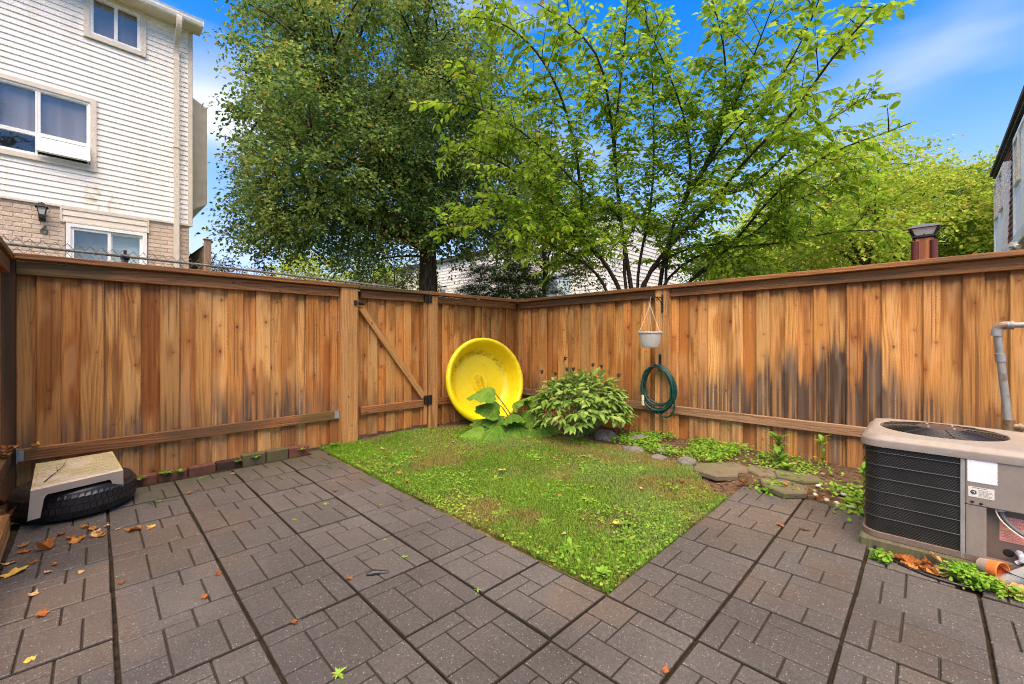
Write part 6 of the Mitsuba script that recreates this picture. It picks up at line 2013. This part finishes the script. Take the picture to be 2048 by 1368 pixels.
# clover growing over the pad edge by the air conditioner
cx_ = [(3.03, .175, .04, .035, 240), (3.07, -.13, .06, .05, 420), (3.02, -.17, .05, .07, 420), (3.10, -.15, .05, .04, 200), (3.03, -.27, .05, .08, 300)]
X, Y, Z = [], [], []
for a, b, sx_, sy_, m in cx_:
    X.append(r.normal(a, sx_ * .6, m)); Y.append(r.normal(b, sy_ * .6, m)); Z.append(r.uniform(.0, .065, m) * (1 if m > 400 else .6))
X, Y, Z = np.concatenate(X), np.concatenate(Y), np.concatenate(Z)
add('clover', round_leaves(r, X, Y, Z + .004, r.uniform(.005, .011, len(X))), 'leaf_clover', kind='stuff', label='fresh green clover growing in front of the air conditioner', cat='clover')

# weeds one can tell apart
WEED_N = [0]


def weed(x, y, z, size, nleaf, label, group, up=.35, bsdf='leaf_clover', wid=.34, height=0.0):
    t = thing('weed', label, 'weed', group)
    WEED_N[0] += 1
    P = np.tile([x, y, z], (nleaf, 1)) + np.column_stack([np.zeros((nleaf, 2)), r.uniform(0, height, nleaf)])
    a = np.arange(nleaf) * 2.4 + r.uniform(0, 6)
    D = np.column_stack([np.cos(a), np.sin(a), r.uniform(up * .4, up * 1.5, nleaf)])
    N = np.column_stack([-.5 * np.cos(a), -.5 * np.sin(a), np.ones(nleaf)])
    S = size * r.uniform(.7, 1.2, nleaf)
    v, f, uv = leaf_shape('peony')
    v = v * [wid / .185 * .5, 1, 1]
    M = leaf_frames(D, N, S)
    for i in range(nleaf):
        u2 = uv.copy(); u2[:, 0] = r.uniform()
        V = v @ M[i].T + P[i]
        add('leaf', (V, f, u2), bsdf, t, smooth=True)
    if height > .03:
        add('stem', tube([(x, y, z - .02), (x, y, z + height)], [.004, .0025], 5), 'stem_green', t)
    return t


joint = [(1.25, 3.10, .028, 6), (1.00, 2.97, .022, 5), (1.25, 2.04, .024, 5), (1.63, 4.05, .024, 5), (1.33, 1.53, .022, 4), (.98, 3.64, .018, 4), (1.28, 2.30, .016, 4), (1.52, 2.80, .02, 4), (.42, 4.02, .026, 5), (.75, 4.42, .03, 6)]
for x_, y_, s_, m in joint:
    weed(x_, y_, .0, s_, m, 'tiny green weed sprouting from a joint between the pavers', 'weeds in the paver joints')
weed(.65, 1.50, .0, .030, 8, 'largest weed on the pavers, a bright rosette at the bottom edge of the picture', None)
for x_, y_, s_, m in [(2.0, 2.07, .08, 9), (1.95, 1.45, .08, 8), (2.25, 1.25, .075, 8), (2.44, 1.38, .07, 8), (2.46, 2.6, .07, 9), (2.3, 3.16, .07, 8), (3.5, 1.83, .08, 9), (2.86, 1.15, .07, 8), (3.15, 2.75, .08, 9), (2.02, 2.7, .06, 7), (2.6, 1.75, .08, 9), (3.2, 2.2, .07, 8), (2.1, 1.75, .075, 9), (2.75, 3.4, .07, 8), (3.55, 2.4, .08, 8)]:
    weed(x_, y_, lawn_height(np.array([x_]), np.array([y_]))[0] + .006, s_, m, 'low leafy rosette weed growing in the lawn', 'rosette weeds in the lawn', up=.45)
weed(1.85, 1.17, .0, .05, 16, 'clump of round bright green leaves in the near corner of the lawn', None, up=.9, wid=.6)
weed(4.70, 1.02, .03, .13, 22, 'dark green leafy weed by the fence behind the stepping stones', None, up=.7, bsdf='leaf_rhubarb', wid=.36, height=.20)
weed(4.50, .98, .03, .11, 14, 'dark green leafy weed in front of the larger one among the stepping stones', None, up=.6, bsdf='leaf_rhubarb', wid=.34, height=.10)
weed(4.88, .70, .03, .09, 12, 'thin light green weed standing against the fence left of the air conditioner', None, up=.7, wid=.40, height=.24)
weed(4.35, .86, .03, .09, 10, 'low green weed between the stepping stones and the mulch', None, up=.6, wid=.4, height=.05)
weed(4.30, .33, .03, .10, 12, 'pale green broad-leafed weed just left of the air conditioner', None, up=.7, wid=.55, height=.16)
weed(3.86, .40, .02, .09, 7, 'small pale broad-leafed weed at the end of the paver strip', None, up=.5, wid=.5)
for x_, y_, s_ in [(.36, 4.60, .05), (.52, 4.60, .06), (.62, 4.59, .04), (1.05, 4.60, .05), (1.20, 4.61, .06), (1.62, 4.60, .05), (1.95, 4.58, .07)]:
    weed(x_, y_, .03, s_, 7, 'green weed growing behind the edging bricks at the foot of the gate fence', 'weeds along the gate fence', up=.6, wid=.55, height=.02)

# mulch and leaf crumbs in the bed
x, y = scatter(r, 2600, 3.45, 4.9, .1, 2.6, lambda x, y: x > bed_edge(y) - .02)
n = len(x)
P = np.stack([x, y, bed_height(x, y) + r.uniform(.002, .012, n)], -1)
an = r.uniform(0, 6.28, n)
D = np.column_stack([np.cos(an), np.sin(an), r.normal(0, .2, n)])
v, f, u = leaf_quads(P, D, np.array([0, 0, 1.0]) + r.normal(0, .3, (n, 3)), r.uniform(.012, .045, n), r.uniform(size=n), width=.4)
u[:, 0] = np.repeat(np.arange(n), 4) + .5
add('bark_mulch', (v, f, u), 'mulch', kind='stuff', label='brown bark mulch and leaf crumbs in the bed', cat='mulch')


# ------------------------------------------------------------------ fallen leaves
def maple_leaf(r, curl):
    """A five-lobed leaf about 1 across, curled: (vertices, triangles)."""
    tips = [(-150, .36), (-120, .46), (-98, .38), (-70, .60), (-50, .42), (-30, .52), (-15, .48), (0, .66), (15, .48), (30, .52), (50, .42), (70, .60), (98, .38), (120, .46), (150, .36), (180, .16)]
    a = np.radians([t[0] for t in tips])
    rad = np.array([t[1] for t in tips]) * r.uniform(.85, 1.12, len(tips))
    o = np.column_stack([rad * np.sin(a), rad * np.cos(a)])
    inn = o * .5
    pts = np.vstack([[[0, 0]], inn, o])
    fold = r.uniform(-.6, 1.0)
    z = curl * (np.hypot(pts[:, 0], pts[:, 1]) ** 2) * (1 + .6 * np.sin(3 * np.arctan2(pts[:, 1], pts[:, 0]) + r.uniform(0, 6))) + fold * curl * np.abs(pts[:, 0])
    m = len(tips)
    f = []
    for k in range(m):
        j = (k + 1) % m
        f += [[0, 1 + j, 1 + k], [1 + k, 1 + j, 1 + m + j], [1 + k, 1 + m + j, 1 + m + k]]
    return np.column_stack([pts, z - z.min()]), np.array(f)


def fallen(x, y, z, size, label, group=None, curl=.5, tone=0, flat=1.0, seed=None):
    rr = np.random.default_rng(seed if seed is not None else int(abs(x * 1000 + y * 7919)) % 99991)
    v, f = maple_leaf(rr, curl)
    v = v * [size, size * rr.uniform(.7, 1.0), size * flat]
    R = rot([0, 0, 1], rr.uniform(0, 360)) @ rot([1, 0, 0], rr.normal(0, 9))
    v = v @ R.T
    v[:, 2] -= v[:, 2].min()
    i = {0: rr.integers(1, 800), 'yellow': 950, 'dark': -5}[tone]
    k = add('fallen_leaf', (v + [x, y, z + .002], f, np.column_stack([np.full(len(v), i + .5), np.zeros(len(v))])), 'leaf_litter', label=label, cat='fallen leaf', group=group, smooth=True)
    # its stalk
    st = np.array([[0, 0, .3 * curl], [.02, -.35, .2 * curl], [.05, -.65, .1]]) * size
    add('stalk', tube(st @ R.T + [x, y, z + .004], .0009, 3, caps=False), 'stem_red', k)


G1 = 'leaves scattered on the pavers by the tire'
L1 = 'dry orange-brown leaf on the pavers in front of the tire'
for x, y, s in [(-.12, 3.68, .07), (.02, 3.60, .06), (-.01, 3.57, .065), (.07, 3.72, .05), (-.25, 3.48, .06), (.04, 3.80, .045), (.01, 3.09, .045), (-.10, 3.21, .04), (-.08, 3.29, .035), (-.07, 3.77, .055), (-.14, 2.97, .04), (.10, 3.56, .06), (.09, 3.64, .055), (-.20, 3.60, .06), (-.16, 3.40, .05), (.13, 3.73, .045), (-.22, 3.72, .05), (-.02, 3.66, .05), (.18, 3.62, .035)]:
    fallen(x, y, 0, s * 1.0, L1, G1, curl=.55)
fallen(-.13, 3.57, 0, .095, 'big dark orange curled leaf, the largest near the tire', curl=.8, seed=4)
fallen(.08, 3.60, 0, .10, 'large pale orange curled leaf just right of the darkest one near the tire', curl=.6, seed=9)
fallen(.25, 3.53, 0, .085, 'folded orange leaf alone on the pavers right of the heap', curl=.9, seed=6)
fallen(.33, 3.50, 0, .045, 'small yellow leaf touching the folded orange one', tone='yellow', curl=.4)
fallen(-.23, 3.33, 0, .11, 'large yellow leaf lying flat at the left edge of the pavers', tone='yellow', curl=.25, seed=8)
fallen(-.10, 2.73, 0, .06, 'pale pink-brown leaf with a long stalk on the left pavers', curl=.6, seed=12)
fallen(-.12, 2.38, 0, .038, 'small yellow and white leaf nearest the bottom left corner', tone='yellow', curl=.3)
G2 = 'single small leaves on the open pavers'
for x, y in [(.50, 2.56), (.41, 2.38), (.94, 2.05), (1.41, 3.31), (.64, 1.90), (.15, 2.81), (.32, 3.48), (.66, 4.10), (.96, 4.35), (.60, 4.05)]:
    fallen(x, y, 0, .036, 'small brown leaf lying alone in the middle of the pavers', G2, curl=.5)
G3 = 'leaves lying in the lawn'
for x, y, s in [(1.90, 3.05, .05), (1.95, 3.27, .05), (2.31, 3.59, .055), (3.09, 2.68, .045), (2.72, 2.62, .04), (3.67, 1.97, .04), (3.06, 1.58, .045), (2.04, 1.56, .04), (2.49, 1.94, .045), (3.47, 1.43, .05), (2.2, 3.9, .05), (2.45, 3.75, .04), (2.1, 3.75, .05), (3.3, 3.2, .04), (2.9, 2.2, .04), (2.25, 4.1, .05)]:
    fallen(x, y, lawn_height(np.array([x]), np.array([y]))[0] + .030, s, 'small orange leaf lying in the lawn grass', G3, curl=.4)
fallen(2.37, 1.39, .030, .055, 'pale cream leaf lying in the near part of the lawn', tone='yellow', curl=.3)
fallen(2.62, 2.68, .032, .075, 'larger yellow-orange leaf in the middle of the lawn', tone='yellow', curl=.35, seed=21)
fallen(3.14, .67, 0, .05, 'small orange leaf on the middle joint of the right paver strip', curl=.4)
fallen(3.17, .54, 0, .05, 'dull red leaf on the right paver strip near the air conditioner', curl=.3, tone='dark')
fallen(1.47, .67, 0, .032, 'curled orange leaf on the paver joint at the bottom centre', curl=.7)
fallen(3.80, 1.08, .01, .09, 'dark red leaf at the tip of the paver strip by the lawn', curl=.5, tone='dark', seed=33)
fallen(3.87, .79, .055, .06, 'orange leaf lying on a hexagonal stone slab', curl=.4, seed=35)
fallen(3.84, .66, .02, .09, 'pinkish brown leaf at the end of the right paver strip', curl=.5, seed=36)
fallen(3.83, .56, .02, .075, 'bright orange leaf at the end of the right paver strip', curl=.6, seed=37)
G4 = 'wet leaves heaped by the equipment pad'
for x, y, s in [(3.07, .06, .06), (3.12, .03, .07), (3.13, -.01, .06), (3.09, .01, .07), (3.10, .11, .06), (3.05, .02, .06), (3.04, -.05, .05), (3.13, .07, .06), (3.08, -.04, .06), (3.11, .05, .055), (3.05, .09, .05), (3.03, -.02, .055), (3.10, .09, .07), (3.08, .065, .06), (3.14, .10, .06), (3.06, -.045, .06), (3.12, -.03, .065), (3.02, .05, .05)]:
    fallen(x, y, .0, s * 1.1, 'wet rust-coloured leaf in the heap in front of the air conditioner', G4, curl=.45)
fallen(3.12, .125, .0, .075, 'bright orange leaf leaning on the pad under the coil guard', curl=.6, seed=51)
fallen(3.13, -.04, .035, .085, 'large tan leaf on top of the wet leaves in front of the air conditioner', curl=.6, seed=52)
fallen(3.03, -.30, .01, .10, 'large shiny red-brown leaf at the lower right edge', curl=.5, seed=53)
fallen(3.06, -.26, .02, .06, 'smaller rust leaf beside the shiny red-brown one', curl=.6, seed=54)
G5 = 'dead leaves in the far left corner'
for k in range(26):
    fallen(-.33 + r.uniform(-.03, .06), 4.0 + r.uniform(0, .62), r.uniform(-.02, .10), r.uniform(.055, .09), 'dark rotting leaf in the heap between the tire and the left edge fence', G5, curl=.8, tone='dark' if k % 3 else 0, seed=600 + k)
G6 = 'leaves on the low rail in the far left corner'
for k in range(10):
    fallen(-.325 + r.uniform(-.02, .03), 4.42 + r.uniform(0, .25), .392 + r.uniform(0, .03), r.uniform(.045, .07), 'orange leaf caught on the low rail in the far left corner', G6, curl=.7, seed=700 + k)
fallen(-.22, 4.705, .40, .06, 'yellow-orange leaf hanging on the end of the gate fence low rail', curl=.6, tone='yellow', seed=720)
add('plastic_scrap', cat([tube([(1.02, 2.02, .003), (1.05, 2.0, .010), (1.08, 1.99, .004), (1.11, 1.96, .006)], [.010, .016, .012, .006], 6)]), 'black_metal', label='scrap of black plastic in a joint in the middle of the pavers', cat='scrap', smooth=True)
tw = [(.36, 4.02, .004), (.40, 3.98, .010), (.46, 3.97, .008), (.54, 3.95, .004)]
add('fallen_twig', cat([tube(tw, [.003, .0026, .002, .001], 5), tube([tw[1], (.42, 4.05, .03), (.40, 4.09, .012)], [.002, .0015, .001], 4), tube([tw[1], (.36, 3.94, .004)], [.002, .001], 4)]), 'twig', label='small dead twig on the pavers right of the tire', cat='twig')
add('edging_strip', tube(smooth_path([(3.42, .275, .004), (3.30, .225, .006), (3.15, .20, .008), (3.04, .10, .004), (2.985, -.02, .004), (3.0, -.2, .004)], 40), .008, 6), 'black_metal', label='black plastic edging strip snaking round the equipment pad', cat='edging', smooth=True)
